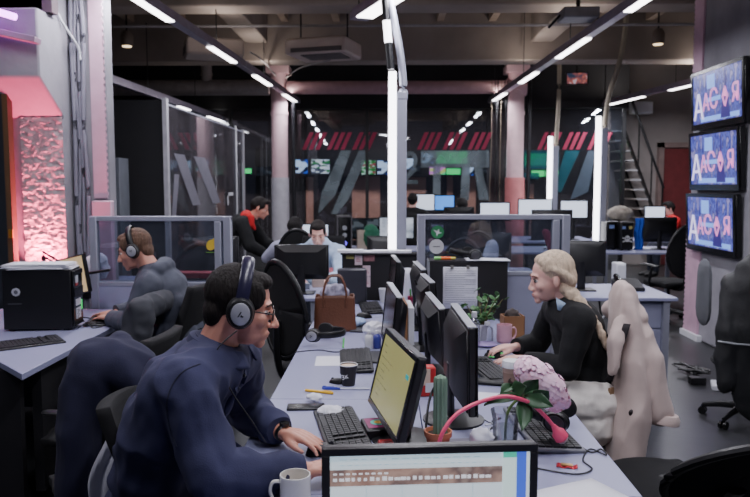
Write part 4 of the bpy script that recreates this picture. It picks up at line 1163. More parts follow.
def head_extras(p, H, hair, brow=None, female=False):
    Hl = M.Translation(-p.location) @ H
    for s in (-1, 1):
        e = MB(); e.x = Hl; e.ell((0.0765, s * 0.031, 0.004), (0.0105, 0.012, 0.0085), 12, 8)
        o = part(e, 'eye', EYEW, p)
        e = MB(); e.x = Hl; e.ell((0.0865, s * 0.032, 0.003), (0.004, 0.0062, 0.0062), 10, 6)
        part(e, 'iris', EYED, o)
        e = MB(); e.x = Hl; e.limb([(0.091, s * 0.014, 0.027), (0.090, s * 0.032, 0.031), (0.077, s * 0.05, 0.026)], [0.0035, 0.004, 0.0025], 6)
        part(e, 'eyebrow', brow or hair, p)
        e = MB(); e.x = Hl; e.limb([(0.087, s * 0.020, 0.013), (0.0895, s * 0.032, 0.0135), (0.082, s * 0.045, 0.009)], [0.0022, 0.003, 0.002], 6)
        part(e, 'eyelid', EYED if female else SKINR, p)
    e = MB(); e.x = Hl
    e.ell((0.0950, 0, -0.0625), (0.0075, 0.0185, 0.0045), 12, 6).ell((0.0930, 0, -0.0725), (0.0075, 0.016, 0.0052), 12, 6)
    part(e, 'lips', LIP, p)

def hand_shapes(mb, W, side, curl=1.0, spread=1.0, sc=1.0):
    """W: frame at the wrist, x to the fingertips, z out of the back of the hand; side=+1 thumb at +y"""
    k = mb.x; mb.x = W @ M.Scale(sc, 4)
    by = (0.031, 0.0105, -0.0105, -0.030); bx = (0.086, 0.090, 0.086, 0.078); ln = (0.071, 0.079, 0.073, 0.058)
    for i in range(4):
        y = by[i] * side * spread
        mb.limb([(-0.01, by[i] * 0.45 * side, 0), (0.045, by[i] * 0.85 * side, 0.006), (bx[i], y, 0.004)], [0.0165, 0.0155, 0.0115], 8)
        a = R(14 * curl); x, z = bx[i], 0.004; L = ln[i]
        pts = [(x, y, z)]
        for seg, da in ((0.45, 14), (0.30, 26), (0.25, 22)):
            x += math.cos(a) * L * seg; z -= math.sin(a) * L * seg; a += R(da * curl)
            pts.append((x, y * (1 + 0.10 * (len(pts))), z))
        mb.limb(pts, [0.0098, 0.0092, 0.0082, 0.0068], 8)
    mb.limb([(0.012, 0.018 * side, -0.004), (0.046, 0.044 * side, -0.012), (0.075, 0.053 * side, -0.018), (0.100, 0.050 * side, -0.024)], [0.017, 0.0135, 0.0105, 0.0075], 8)
    mb.x = k

def torso_shapes(mb, pel, nek, shR, shL, g=0.0, wide=1.0, deep=1.0, curve=0.03):
    pel, nek, shR, shL = V(pel), V(nek), V(shR), V(shL)
    up = (nek - pel); L = up.length; up.normalize()
    lat = (shL - shR).normalized(); f = lat.cross(up).normalized(); lat = up.cross(f) * 1.0
    rot = M((f, lat, up)).transposed()
    def at_(t, fo=0.0): return pel + up * (L * t) + f * (fo - curve * math.sin(PI * min(1, max(0, t))))
    mb.ell(at_(0.0), (0.125 * deep + g, 0.172 * wide + g, 0.125 + g), 18, 12, rot)
    mb.ell(at_(0.26, 0.02), (0.128 * deep + g, 0.155 * wide + g, 0.15 + g), 18, 12, rot)
    mb.ell(at_(0.52, 0.01), (0.120 * deep + g, 0.160 * wide + g, 0.16 + g), 18, 12, rot)
    mb.ell(at_(0.74, 0.0), (0.112 * deep + g, 0.165 * wide + g, 0.13 + g), 18, 12, rot)
    mid = (shR + shL) / 2
    mb.limb([shR + (shL - shR) * 0.06, mid + up * 0.012, shL - (shL - shR) * 0.06], [0.062 + g, 0.075 + g, 0.062 + g], 14)
    mb.limb([shR.lerp(nek, 0.25), nek - up * 0.01, shL.lerp(nek, 0.25)], [0.045 + g, 0.062 + g, 0.045 + g], 12)
    return f, lat, up

def arm(mb, a, b, c, g=0.0, r=(0.058, 0.045, 0.040, 0.026), stop=1.0):
    a, b, c = V(a), V(b), V(c)
    e = b.lerp(c, stop)
    mb.limb([a, a.lerp(b, 0.5), b], [r[0] + g, r[0] * 0.88 + g, r[1] + g], 12)
    mb.limb([b, b.lerp(e, 0.4), e], [r[1] + g, r[2] + g, (r[3] + (r[2] - r[3]) * (1 - stop) + g)], 12)

def leg(mb, h, k, a, g=0.0, stop=1.0, foot=True):
    h, k, a = V(h), V(k), V(a)
    e = k.lerp(a, stop)
    mb.limb([h, h.lerp(k, 0.5), k], [0.088 + g, 0.075 + g, 0.055 + g], 12)
    mb.limb([k, k.lerp(e, 0.35), e], [0.055 + g, 0.056 + g, 0.036 + g], 12)

def figure(label, J, skin, shirt, trousers, hair, hairfn, H, root, vox=0.006, female=False, g=0.014, wide=1.0, deep=1.0, curve=0.03, fold=0.004, cat='person', lower=True, brow=None, cuff=0.97, hands=('R', 'L'), curl=(1, 1), shirtname='jacket', hand_fr=None, arm_r=(0.058, 0.045, 0.040, 0.026), extra_shirt=None, keep_shirt=None):
    """one continuous body with hair and clothes as its children; J holds joints in world space"""
    mb = MB()
    head_shapes(mb, H, female, J['neck'], 0.050 if female else 0.060)
    torso_shapes(mb, J['pel'], J['neck'], J['shR'], J['shL'], 0, wide, deep, curve)
    for s in 'RL':
        arm(mb, J['sh' + s], J['el' + s], J['wr' + s], 0, arm_r)
        if s in hands:
            W = hand_fr[s]
            hand_shapes(mb, W, 1 if s == 'R' else -1, curl[0 if s == 'R' else 1], sc=0.9 if female else 1.0)
        if lower: 
            leg(mb, J['hp' + s], J['kn' + s], J['an' + s])
            a = V(J['an' + s]); d = V(J.get('toe', (1, 0, 0)))
            mb.limb([a + V((0, 0, -0.02)), a + d * 0.10 + V((0, 0, -0.045)), a + d * 0.17 + V((0, 0, -0.05))], [0.036, 0.036, 0.025], 10)
    root = V(root)
    for i in range(len(mb.v)): mb.v[i] = mb.v[i] - root
    p = part(blob(mb, vox, 2, 'person'), 'person', skin)
    p.location = root
    tag(p, label, cat)
    # shirt or jacket
    sm = MB(); torso_shapes(sm, J['pel'], J['neck'], J['shR'], J['shL'], g, wide, deep, curve)
    for s in 'RL': arm(sm, J['sh' + s], J['el' + s], J['wr' + s], g * 0.95, arm_r, cuff)
    if extra_shirt: extra_shirt(sm)
    for i in range(len(sm.v)): sm.v[i] = sm.v[i] - root
    ks = (lambda co: keep_shirt(co + root)) if keep_shirt else None
    sme = blob(sm, max(vox, 0.007), 12 if vox < 0.009 else 4, shirtname, fold, 9.0, stretch=(1, 1, .8), keep=ks)
    for s in 'RL':      # square sleeve ends
        d = (V(J['wr' + s]) - V(J['el' + s])); e = V(J['el' + s]) + d * cuff - root; d.normalize()
        for v in sme.vertices:
            q_ = v.co - e
            if q_.dot(d) > 0 and q_.length < 0.11: v.co -= d * q_.dot(d)
    sme.update()
    part(sme, shirtname, shirt, p)
    if lower:
        tm = MB()
        pel = V(J['pel'])
        tm.ell(pel - V((0, 0, 0.03)), (0.155, 0.155, 0.13), 16, 10)
        for s in 'RL': leg(tm, J['hp' + s], J['kn' + s], J['an' + s], 0.014, 0.95)
        for i in range(len(tm.v)): tm.v[i] = tm.v[i] - root
        part(blob(tm, 0.012, 3, 'trousers', 0.004, 9), 'trousers', trousers, p)
        for s in 'RL':
            a = V(J['an' + s]) - root; d = V(J.get('toe', (1, 0, 0)))
            sh = MB(); sh.limb([a + V((0, 0, -0.025)), a + d * 0.11 + V((0, 0, -0.04)), a + d * 0.19 + V((0, 0, -0.048))], [0.05, 0.045, 0.034], 10)
            part(blob(sh, 0.01, 2, 'shoe'), 'shoe', SHOE, p)
    head_extras(p, H, hair, brow, female)
    hm = MB(); hm.x = M.Translation(-root) @ H
    hairfn(hm)
    part(blob(hm, 0.0055 if vox < 0.008 else 0.008, 3, 'hair', 0.0013, 70, stretch=(1, 1, .3)), 'hair', hair, p)
    return p

def hair_short(m):
    m.ell((-0.024, 0, 0.046), (0.094, 0.080, 0.090), 20, 12)
    m.ell((0.040, 0, 0.092), (0.044, 0.055, 0.028), 16, 8)
    m.ell((-0.070, 0, -0.012), (0.040, 0.062, 0.062), 16, 10)
    for s in (-1, 1):
        m.ell((0.030, s * 0.060, 0.050), (0.038, 0.016, 0.045), 12, 8)
        m.ell((0.012, s * 0.070, 0.006), (0.014, 0.008, 0.03), 10, 6)
def hair_crop(m):
    m.ell((-0.020, 0, 0.046), (0.093, 0.077, 0.084), 20, 12)
    m.ell((0.040, 0, 0.088), (0.046, 0.054, 0.030), 16, 8)
    m.ell((-0.066, 0, -0.005), (0.036, 0.058, 0.055), 16, 10)
    for s in (-1, 1): m.ell((0.022, s * 0.064, 0.040), (0.036, 0.014, 0.04), 12, 8)
def hair_wavy(m):
    hair_short(m)
    m.ell((-0.05, 0, 0.03), (0.082, 0.086, 0.075), 18, 10)
    m.ell((0.055, 0.01, 0.100), (0.042, 0.05, 0.030), 14, 8)
def hair_blonde(m):
    m.ell((-0.026, 0, 0.048), (0.100, 0.084, 0.090), 22, 14)
    m.ell((0.016, 0, 0.099), (0.048, 0.060, 0.028), 16, 8)
    m.ell((-0.075, 0, 0.000), (0.052, 0.070, 0.080), 18, 10)
    m.ell((-0.075, 0, -0.040), (0.040, 0.045, 0.050), 16, 10)
    for s in (-1, 1):
        m.ell((0.004, s * 0.060, 0.066), (0.042, 0.020, 0.042), 12, 8)
        m.limb([(0.046, s * 0.044, 0.094), (0.008, s * 0.074, 0.058), (-0.04, s * 0.080, 0.026), (-0.08, s * 0.058, -0.02)], [0.013, 0.015, 0.017, 0.028], 10)

def hf(wr, to, up): return frame(V(wr), V(to) - V(wr), V(up))

# ---- man in navy (right profile, facing the desk)
HM = frame((-0.452, 2.20, 1.245), (0.96, 0.20, -0.20), (0.12, 0.03, 1))
J = dict(pel=(-0.735, 2.20, 0.60), neck=(-0.535, 2.20, 1.10), shR=(-0.565, 1.99, 1.055), shL=(-0.50, 2.385, 1.055),
         elR=(-0.475, 1.925, 0.825), wrR=(-0.235, 2.04, 0.795), elL=(-0.52, 2.55, 0.825), wrL=(-0.352, 2.375, 0.795),
         hpR=(-0.70, 2.10, 0.57), hpL=(-0.70, 2.30, 0.57), knR=(-0.29, 2.13, 0.57), knL=(-0.29, 2.36, 0.57), anR=(-0.26, 2.12, 0.10), anL=(-0.26, 2.36, 0.10))
def navy_extra(sm):
    sm.x = M.Identity(4)
    sm.limb([(-0.60, 2.03, 1.03), (-0.65, 2.07, 0.92), (-0.70, 2.12, 0.78)], [0.10, 0.115, 0.12], 14)
    sm.limb([(-0.56, 2.10, 1.06), (-0.58, 2.2, 1.06), (-0.55, 2.30, 1.06)], [0.09, 0.095, 0.09], 14)
    pass
def collar_keep(co): return True
man = figure('man in a navy overshirt with glasses and headphones, working at the desk in the foreground', J, SKINR, NAVY, BEIGE, HBROWN, hair_short, HM, (-0.73, 2.2, 0.45), 0.005,
             g=0.017, wide=1.0, deep=1.04, curve=0.05, fold=0.014, cuff=0.95, shirtname='overshirt', extra_shirt=navy_extra,
             hand_fr={'R': hf((-0.228, 2.045, 0.797), (-0.05, 2.10, 0.785), (0, 0, 1)), 'L': hf((-0.340, 2.362, 0.797), (-0.20, 2.295, 0.778), (0.1, 0.05, 1))}, curl=(0.7, 0.8), arm_r=(0.064, 0.050, 0.045, 0.029))
def local(p, mb):
    for i in range(len(mb.v)): mb.v[i] = mb.v[i] - p.location
    return mb
# glasses, watch, buttons, collar points, pocket
q = MB(); q.x = HM
for s in (-1, 1):
    q.tube([(0.1005, s * 0.034 + 0.024 * math.cos(a), 0.000 + 0.017 * math.sin(a)) for a in [2 * PI * k / 18 for k in range(18)]], 0.0020, 6, closed=True)
    q.tube([(0.1005, s * 0.058, 0.006), (0.06, s * 0.075, 0.008), (0.0, s * 0.081, 0.008)], 0.0022, 6)
q.tube([(0.1005, -0.010, 0.003), (0.105, 0, 0.006), (0.1005, 0.010, 0.003)], 0.0018, 6)
gl = part(local(man, q), 'glasses', mat('glasses_frame', (40, 34, 34), 0.3), man)
q = MB(); q.x = HM
for s in (-1, 1): q.add([(0.1005, s * 0.034 + 0.023 * math.cos(a), 0.016 * math.sin(a)) for a in [2 * PI * k / 14 for k in range(14)]], [tuple(range(14))])
part(local(man, q), 'lens', glassy('lens_glass', (225, 215, 215), 0.08, 0.02), gl)
wv = (V(J['wrL']) - V(J['elL'])).normalized(); wc = V((-0.347, 2.369, 0.796))
a_ = wv.cross(V((0, 0, 1))).normalized(); b_ = a_.cross(wv)
q = MB(); q.tube([wc + a_ * 0.031 * math.cos(t) + b_ * 0.027 * math.sin(t) for t in [2 * PI * k / 18 for k in range(18)]], (0.009, 0.0035), 8, closed=True, ref=wv)
ws = part(local(man, q), 'watch_strap', BLK, man)
q = MB(); cpt = wc + b_ * 0.030; q.tube([cpt - b_ * 0.004, cpt + b_ * 0.005], 0.017, 14)
part(local(man, q), 'watch_face', BLKG, ws)
# shirt collar, seams and pocket laid on the overshirt
from mathutils.bvhtree import BVHTree
osh = [o for o in man.children if o.name.startswith('overshirt')][0]
bvh = BVHTree.FromPolygons([v.co.copy() for v in osh.data.vertices], [tuple(p.vertices) for p in osh.data.polygons])
def onto(pts, off=0.001):
    out = []
    for p in pts:
        h = bvh.find_nearest(V(p) - man.location)
        out.append(h[0] + h[1] * off)
    return out
nb = V((-0.515, 2.20, 1.105))
def coll(u, v):
    a = R(28 + 304 * u)
    r = 0.070 + (0.040 * v if v > 0.35 else -0.006 * v); zz = 0.038 - 0.075 * max(0, v - 0.35) - 0.02 * (1 - v) * 0
    dip = -0.028 * math.cos(a)
    return nb + V((r * math.cos(a) * 1.05, r * math.sin(a) * 1.02, zz + dip)) - man.location
q = MB(); q.grid(coll, 40, 8)
part(q, 'collar', NAVY, man, solid=0.006)
sR = V(J['shR']); ad = (V(J['elR']) - sR).normalized(); e1 = ad.cross(V((0, 1, 0))).normalized(); e2 = ad.cross(e1)
sw_ = []
for p in spline([at(200, 364, 2), at(184, 371, 2), at(172, 386, 2), at(167, 405, 2), at(170, 428, 2), at(177, 447, 2)], 6):
    h = bvh.ray_cast(EYE - man.location, (p - EYE).normalized())
    if h[0]: sw_.append(h[0] + h[1] * 0.0005)
q = MB(); q.tube(sw_, 0.0022, 6)
part(q, 'armhole_seam', mat('navy_seam', (30, 31, 52), .9), man)
q = MB(); q.tube(onto([(-0.40, 2.16 + 0.01 * math.sin(k), 1.06 - 0.03 * k) for k in range(11)], 0.002), (0.010, 0.003), 6)
part(q, 'placket', NAVY, man)
q = MB(); q.tube(onto([(-0.40, 2.085, 0.985), (-0.40, 2.10, 0.98), (-0.40, 2.12, 0.975), (-0.40, 2.14, 0.97)], 0.002), (0.012, 0.003), 6)
part(q, 'pocket_flap', NAVY, man)
for t in range(4):
    q = MB(); q.ell(onto([(-0.40, 2.16, 1.03 - 0.07 * t)], 0.003)[0], (0.006, 0.006, 0.006), 8, 6)
    part(q, 'button', mat('navy_button', (30, 32, 48), .4), man)
q = MB(); q.ell((-0.482, 2.19, 1.10), (0.035, 0.045, 0.035), 12, 8)
part(local(man, q), 'undershirt', mat('grey_tshirt', (150, 148, 150), .9), man)

# ---- blonde woman (left profile, facing left)
HW = frame((0.795, 3.55, 1.165), (-0.97, -0.05, -0.16), (-0.06, 0, 1))
JW = dict(pel=(1.00, 3.55, 0.58), neck=(0.875, 3.55, 1.035), shR=(0.86, 3.72, 0.985), shL=(0.90, 3.37, 0.985),
          elL=(0.84, 3.36, 0.765), wrL=(0.66, 3.50, 0.775), elR=(0.80, 3.84, 0.78), wrR=(0.655, 3.70, 0.79),
          hpR=(0.98, 3.64, 0.55), hpL=(0.98, 3.46, 0.55), knR=(0.58, 3.66, 0.56), knL=(0.58, 3.46, 0.56), anR=(0.55, 3.66, 0.1), anL=(0.55, 3.46, 0.1), toe=(-1, 0, 0))
woman = figure('blonde woman in black typing at the right side desk, seen in profile', JW, SKIN, BLACKC, CREAM, HBLOND, hair_blonde, HW, (1.0, 3.55, 0.45), 0.006, female=True,
               g=0.018, wide=0.92, deep=0.95, fold=0.006, cuff=0.93, shirtname='sweater', brow=HLIGHT,
               hand_fr={'L': hf((0.650, 3.505, 0.777), (0.50, 3.48, 0.765), (0, 0, 1)), 'R': hf((0.645, 3.695, 0.792), (0.49, 3.66, 0.778), (0, 0, 1))}, curl=(0.9, 0.8), arm_r=(0.050, 0.040, 0.036, 0.023),
               extra_shirt=lambda sm: sm.tube([V((0.868, 3.55, 1.05)) + V((0.066 * math.cos(a), 0.066 * math.sin(a), 0.01 * math.cos(a))) for a in [2 * PI * k / 16 for k in range(16)]], 0.018, 8, closed=True))
# braid over the shoulder, shirt collar tip, trouser patch, nails
q = MB()
bp_ = spline([(0.855, 3.52, 1.13), (0.91, 3.47, 1.065), (0.955, 3.43, 1.00), (1.0, 3.40, 0.93), (1.03, 3.39, 0.86)], 6)
for i, c in enumerate(bp_):
    r = 0.034 * (1 - 0.62 * i / len(bp_)) * (1 + 0.16 * math.sin(i * 2.1)); q.ell(c, (r, r * 0.9, r * 1.1), 10, 8)
bm_ = blob(local(woman, q), 0.006, 1, 'braid', 0.003, 50)
part(bm_, 'braid', HBLOND, woman)
q = MB(); q.add([(0.80, 3.45, 1.085), (0.845, 3.445, 1.06), (0.835, 3.435, 1.02), (0.805, 3.44, 1.03)], [(0, 1, 2, 3)])
part(local(woman, q), 'shirt_collar', mat('blue_collar', (150, 170, 195), .8), woman, solid=0.006)
q = MB()
for s, y0 in (('L', 3.48), ('R', 3.66)):
    W = {'L': hf((0.650, 3.505, 0.777), (0.50, 3.48, 0.765), (0, 0, 1)), 'R': hf((0.645, 3.695, 0.792), (0.49, 3.66, 0.778), (0, 0, 1))}[s]
    sd = 1 if s == 'R' else -1
    for pnt in ((0.082, 0.045 * sd, -0.012), (0.128, 0.038 * sd, -0.026), (0.135, 0.012 * sd, -0.03)):
        c = W @ V(pnt); q.ell(c, (0.009, 0.007, 0.005), 8, 6)
part(local(woman, q), 'fingernail', mat('lime_nail', (90, 220, 110), .3), woman, label='bright green painted nails')
q = MB()
q.ell((0.965, 3.43, 0.585), (0.135, 0.115, 0.12), 18, 12)
q.limb([(1.0, 3.43, 0.585), (0.80, 3.425, 0.57), (0.62, 3.43, 0.57)], [0.11, 0.105, 0.085], 14)
q.ell((0.965, 3.42, 0.48), (0.125, 0.105, 0.11), 16, 10)
for k in range(len(q.v)): q.v[k] = q.v[k] - woman.location
hp = part(blob(q, 0.009, 3, 'trouser_side', 0.007, 14), 'trouser_side', CREAM, woman)
q = MB(); q.box(1.045, 3.36, 0.66, 0.03, 0.012, 0.03, rot=rotm(0, 0, 40))
part(local(woman, q), 'leather_patch', mat('patch_tan', (150, 120, 90), .6), hp)

# ---- man in the grey jacket with headphones at the left desk
H2 = frame((-1.575, 4.50, 1.215), (-0.97, -0.06, -0.30), (-0.16, 0, 1))
J2 = dict(pel=(-1.28, 4.48, 0.58), neck=(-1.475, 4.50, 1.08), shR=(-1.50, 4.72, 1.02), shL=(-1.43, 4.29, 1.02),
          elL=(-1.52, 4.24, 0.80), wrL=(-1.74, 4.50, 0.785), elR=(-1.62, 4.86, 0.82), wrR=(-1.78, 4.68, 0.785),
          hpR=(-1.32, 4.58, 0.56), hpL=(-1.32, 4.38, 0.56), knR=(-1.72, 4.62, 0.57), knL=(-1.72, 4.40, 0.57), anR=(-1.72, 4.62, 0.1), anL=(-1.72, 4.40, 0.1), toe=(-1, 0, 0))
HF2 = {'L': hf((-1.75, 4.51, 0.785), (-1.90, 4.60, 0.770), (0, 0, 1)), 'R': hf((-1.79, 4.685, 0.785), (-1.93, 4.72, 0.772), (0, 0, 1))}
man2 = figure('man in a slate grey jacket wearing headphones at the left desk, facing left', J2, SKINR, GREYJ, JEANS, HLIGHT, hair_short, H2, (-1.3, 4.48, 0.45), 0.0075,
              g=0.022, wide=1.05, deep=1.05, curve=0.05, fold=0.008, cuff=0.96, hand_fr=HF2, curl=(0.7, 0.7),
              extra_shirt=lambda sm: sm.limb([(-1.40, 4.38, 1.10), (-1.385, 4.5, 1.125), (-1.41, 4.62, 1.10)], [0.045, 0.05, 0.045], 10))

# ---- man in the pale blue hoodie behind the monitor
H3 = frame((-0.655, 6.80, 1.165), (0.04, -0.93, -0.36), (0.0, -0.3, 1))
J3 = dict(pel=(-0.66, 7.02, 0.58), neck=(-0.655, 6.88, 1.04), shR=(-0.84, 6.88, 0.98), shL=(-0.47, 6.88, 0.98),
          elR=(-0.90, 6.68, 0.76), wrR=(-0.78, 6.45, 0.78), elL=(-0.42, 6.68, 0.76), wrL=(-0.55, 6.45, 0.78),
          hpR=(-0.76, 6.98, 0.56), hpL=(-0.56, 6.98, 0.56), knR=(-0.76, 6.62, 0.56), knL=(-0.56, 6.62, 0.56), anR=(-0.76, 6.62, 0.1), anL=(-0.56, 6.62, 0.1), toe=(0, -1, 0))
HF3 = {'R': hf((-0.78, 6.44, 0.782), (-0.75, 6.3, 0.77), (0, 0, 1)), 'L': hf((-0.55, 6.44, 0.782), (-0.58, 6.3, 0.77), (0, 0, 1))}
man3 = figure('young man in a pale blue hoodie, his face half hidden by a monitor', J3, SKIN, PALEB, JEANS, HBROWN, hair_crop, H3, (-0.66, 6.98, 0.45), 0.009, g=0.024, fold=0.008, shirtname='hoodie', hand_fr=HF3,
              extra_shirt=lambda sm: sm.limb([(-0.76, 6.84, 1.05), (-0.70, 6.97, 1.075), (-0.61, 6.97, 1.075), (-0.55, 6.84, 1.05)], [0.038, 0.05, 0.05, 0.038], 10))
q = MB(); q.box(-0.52, 6.735, 0.83, 0.05, 0.01, 0.045).box(-0.42, 6.74, 0.85, 0.05, 0.01, 0.03)
part(local(man3, q), 'chest_badge', mat('badge_pink', (210, 120, 130), .6), man3)

# ---- person seen from behind with lavender sleeves
H4 = frame((-1.03, 8.10, 1.135), (0.12, 0.98, -0.12), (0.0, 0.1, 1))
J4 = dict(pel=(-1.0, 7.88, 0.58), neck=(-1.02, 8.02, 1.00), shR=(-0.82, 8.02, 0.93), shL=(-1.22, 8.02, 0.93),
          elR=(-0.76, 8.2, 0.74), wrR=(-0.82, 8.45, 0.79), elL=(-1.36, 8.15, 0.80), wrL=(-1.22, 8.5, 0.79),
          hpR=(-0.9, 7.92, 0.56), hpL=(-1.1, 7.92, 0.56), knR=(-0.9, 8.3, 0.56), knL=(-1.1, 8.3, 0.56), anR=(-0.9, 8.3, 0.1), anL=(-1.1, 8.3, 0.1), toe=(0, 1, 0))
HF4 = {'R': hf((-0.82, 8.46, 0.792), (-0.85, 8.6, 0.775), (0, 0, 1)), 'L': hf((-1.22, 8.51, 0.792), (-1.18, 8.65, 0.775), (0, 0, 1))}
man4 = figure('dark haired person with lavender sleeves, seen from behind before the bright white monitor', J4, SKIN, LAVC, JEANS, HBLACK, hair_wavy, H4, (-1.0, 7.9, 0.45), 0.010, g=0.02, fold=0.006, shirtname='sweatshirt', hand_fr=HF4)

# ---- standing person leaning over, red hood
H5 = frame((-1.42, 8.02, 1.345), (0.93, -0.05, -0.36), (0.25, 0, 1))
J5 = dict(pel=(-1.86, 8.05, 0.93), neck=(-1.53, 8.03, 1.20), shR=(-1.60, 7.84, 1.17), shL=(-1.58, 8.24, 1.17),
          elR=(-1.50, 7.78, 0.92), wrR=(-1.34, 7.95, 0.80), elL=(-1.44, 8.32, 0.93), wrL=(-1.22, 8.40, 0.80),
          hpR=(-1.88, 7.95, 0.90), hpL=(-1.88, 8.15, 0.90), knR=(-1.82, 7.95, 0.50), knL=(-1.82, 8.15, 0.50), anR=(-1.90, 7.95, 0.09), anL=(-1.90, 8.15, 0.09))
HF5 = {'R': hf((-1.335, 7.955, 0.795), (-1.22, 8.02, 0.74), (0.3, 0, 1)), 'L': hf((-1.21, 8.405, 0.795), (-1.09, 8.45, 0.765), (0, 0, 1))}
man5 = figure('person in a black jacket with a red hood, standing and leaning over at the left', J5, SKINR, BLACKC, JEANS, HBROWN, hair_wavy, H5, (-1.88, 8.05, 0.0), 0.010, g=0.03, wide=1.1, fold=0.006, hand_fr=HF5)
man5.location += V((-0.10, 0.62, 0)); sh5 = V((-0.10, 0.62, 0))
q = MB(); q.x = M.Translation(sh5); q.ell((-1.575, 7.99, 1.25), (0.075, 0.12, 0.07), 14, 10, rot=rotm(0, 35, 0)).limb([(-1.50, 7.87, 1.24), (-1.50, 7.88, 1.16), (-1.47, 7.92, 1.10)], [0.04, 0.04, 0.02], 10)
part(blob(local(man5, q), 0.012, 3, 'hood', 0.005, 15), 'hood', REDC, man5, label='bright red hood')

# ---- far people
def far_person(label, x, y, z, face_dir, shirt, hair, seat=0.55):
    Hh = frame((x, y, z), face_dir + (-0.1,), (0, 0, 1))
    f = V(face_dir + (0,)).normalized(); l = V((-f.y, f.x, 0))
    n = V((x, y, z)) - f * 0.05 - V((0, 0, 0.14)); pe = V((n.x, n.y, seat)) - f * 0.08
    Jf = dict(pel=pe, neck=n, shR=n - l * 0.19 - V((0, 0, .06)), shL=n + l * 0.19 - V((0, 0, .06)))
    for s, sg in (('R', -1), ('L', 1)):
        Jf['el' + s] = Jf['sh' + s] + f * 0.12 + l * 0.03 * sg - V((0, 0, 0.24)); Jf['wr' + s] = Jf['el' + s] + f * 0.24 + V((0, 0, 0.03))
        Jf['hp' + s] = pe + l * 0.09 * sg; Jf['kn' + s] = Jf['hp' + s] + f * 0.38; Jf['an' + s] = Jf['kn' + s] - V((0, 0, seat - 0.1))
    Jf['toe'] = tuple(f)
    hfr = {s: hf(Jf['wr' + s], Jf['wr' + s] + f * 0.1 - V((0, 0, .01)), (0, 0, 1)) for s in 'RL'}
    return figure(label, Jf, SKIN, shirt, JEANS, hair, hair_wavy, Hh, (pe.x, pe.y, 0.45), 0.014, g=0.02, fold=0.0, shirtname='shirt', hand_fr=hfr)
p_ = at(462, 205, 10.9)
far_person('dark haired person behind the black monitor under the frosted bar', p_.x, p_.y, 1.30, (0, 1), BLACKC, HBLACK)
p_ = at(413, 196, 11.8)
far_person('dark haired person in shadow right of the middle light post', p_.x, p_.y, 1.36, (0.2, 1), BLACKC, HBLACK)
p_ = at(668, 208, 12.9)
far_person('person in red with long dark hair near the staircase', p_.x, p_.y, 1.20, (-1, -0.2), REDC, HBLACK)
# ================================================================ HEADPHONES
CUPS = mat('cup_silver', (176, 176, 184), 0.35, 0.4, var=0.05)
PAD = mat('ear_pad', (18, 17, 20), 0.8)
def headphones(label, mw, silver=True, group=None, violet=False, sc=1.0):
    """frame: y to the left ear, z up through the crown; origin between the ears"""
    t = thing('headphones', label, 'headphones', mw=mw, group=group)
    band = MB()
    arc = [(-0.008, 0.093 * math.sin(a), 0.012 + 0.122 * math.cos(a)) for a in [R(-92 + 184 * k / 22) for k in range(23)]]
    band.tube(arc, (0.018, 0.006), 8, ref=V((1, 0, 0)))
    part(band, 'headband', mat('violet_sheen_band', (34, 31, 56), 0.3) if violet else BLK, t)  # violet highlight put into the band's base colour
    for s in (-1, 1):
        X = M.Translation((-0.006, s * 0.080, -0.012)) @ M.Rotation(R(-90 * s), 4, 'X') @ M.Rotation(R(8), 4, 'Z') @ M.Scale(1.18, 4, V((0, 1, 0)))
        q = MB(); q.x = X; q.lathe([(0.020, -0.002), (0.036, 0.0), (0.040, 0.008), (0.036, 0.017), (0.02, 0.018)], 24)
        pd_ = part(q, 'ear_pad', PAD, t)
        q = MB(); q.x = X; q.lathe([(0.036, 0.016), (0.037, 0.022), (0.033, 0.034), (0.024, 0.038)], 24)
        e = part(q, 'ear_cup', BLK, t)
        q = MB(); q.x = X; q.lathe([(0.027, 0.034), (0.026, 0.0395), (0.022, 0.0415), (0.004, 0.042)], 24)
        pl = part(q, 'cup_plate', CUPS if silver else mat('cup_dark', (70, 70, 76), .35), e)
        if silver:
            q = MB(); q.x = X
            k_ = [(-0.009, -0.007), (-0.004, -0.007), (0.002, 0.0), (-0.003, 0.0), (0.0, 0.007), (-0.005, 0.007)] 
            q.prism([(-0.008, -0.006), (-0.005, -0.006), (0.003, 0.006), (0.000, 0.006)], 0.0415, 0.0428)
            q.prism([(0.000, -0.006), (0.008, -0.006), (0.008, -0.0035), (0.0025, -0.0035), (0.004, -0.001), (0.002, 0.0)], 0.0415, 0.0428)
            part(q, 'cup_mark', BLKG, e)
        q = MB(); q.tube([(-0.006, s * 0.096, 0.012), (-0.006, s * 0.112, -0.004)], (0.010, 0.004), 8, ref=V((1, 0, 0)))
        part(q, 'yoke', BLK, t)
    return t
hp1 = headphones('black headphones with silver ear cups worn by the man in navy', HM @ M.Translation((0.006, 0, 0.014)) @ M.Scale(1.06, 4), True, violet=True)
hp2 = headphones('black headphones with pale ear cups worn by the man in the slate grey jacket', H2 @ M.Translation((-0.004, 0, 0.012)) @ M.Scale(1.04, 4), True)
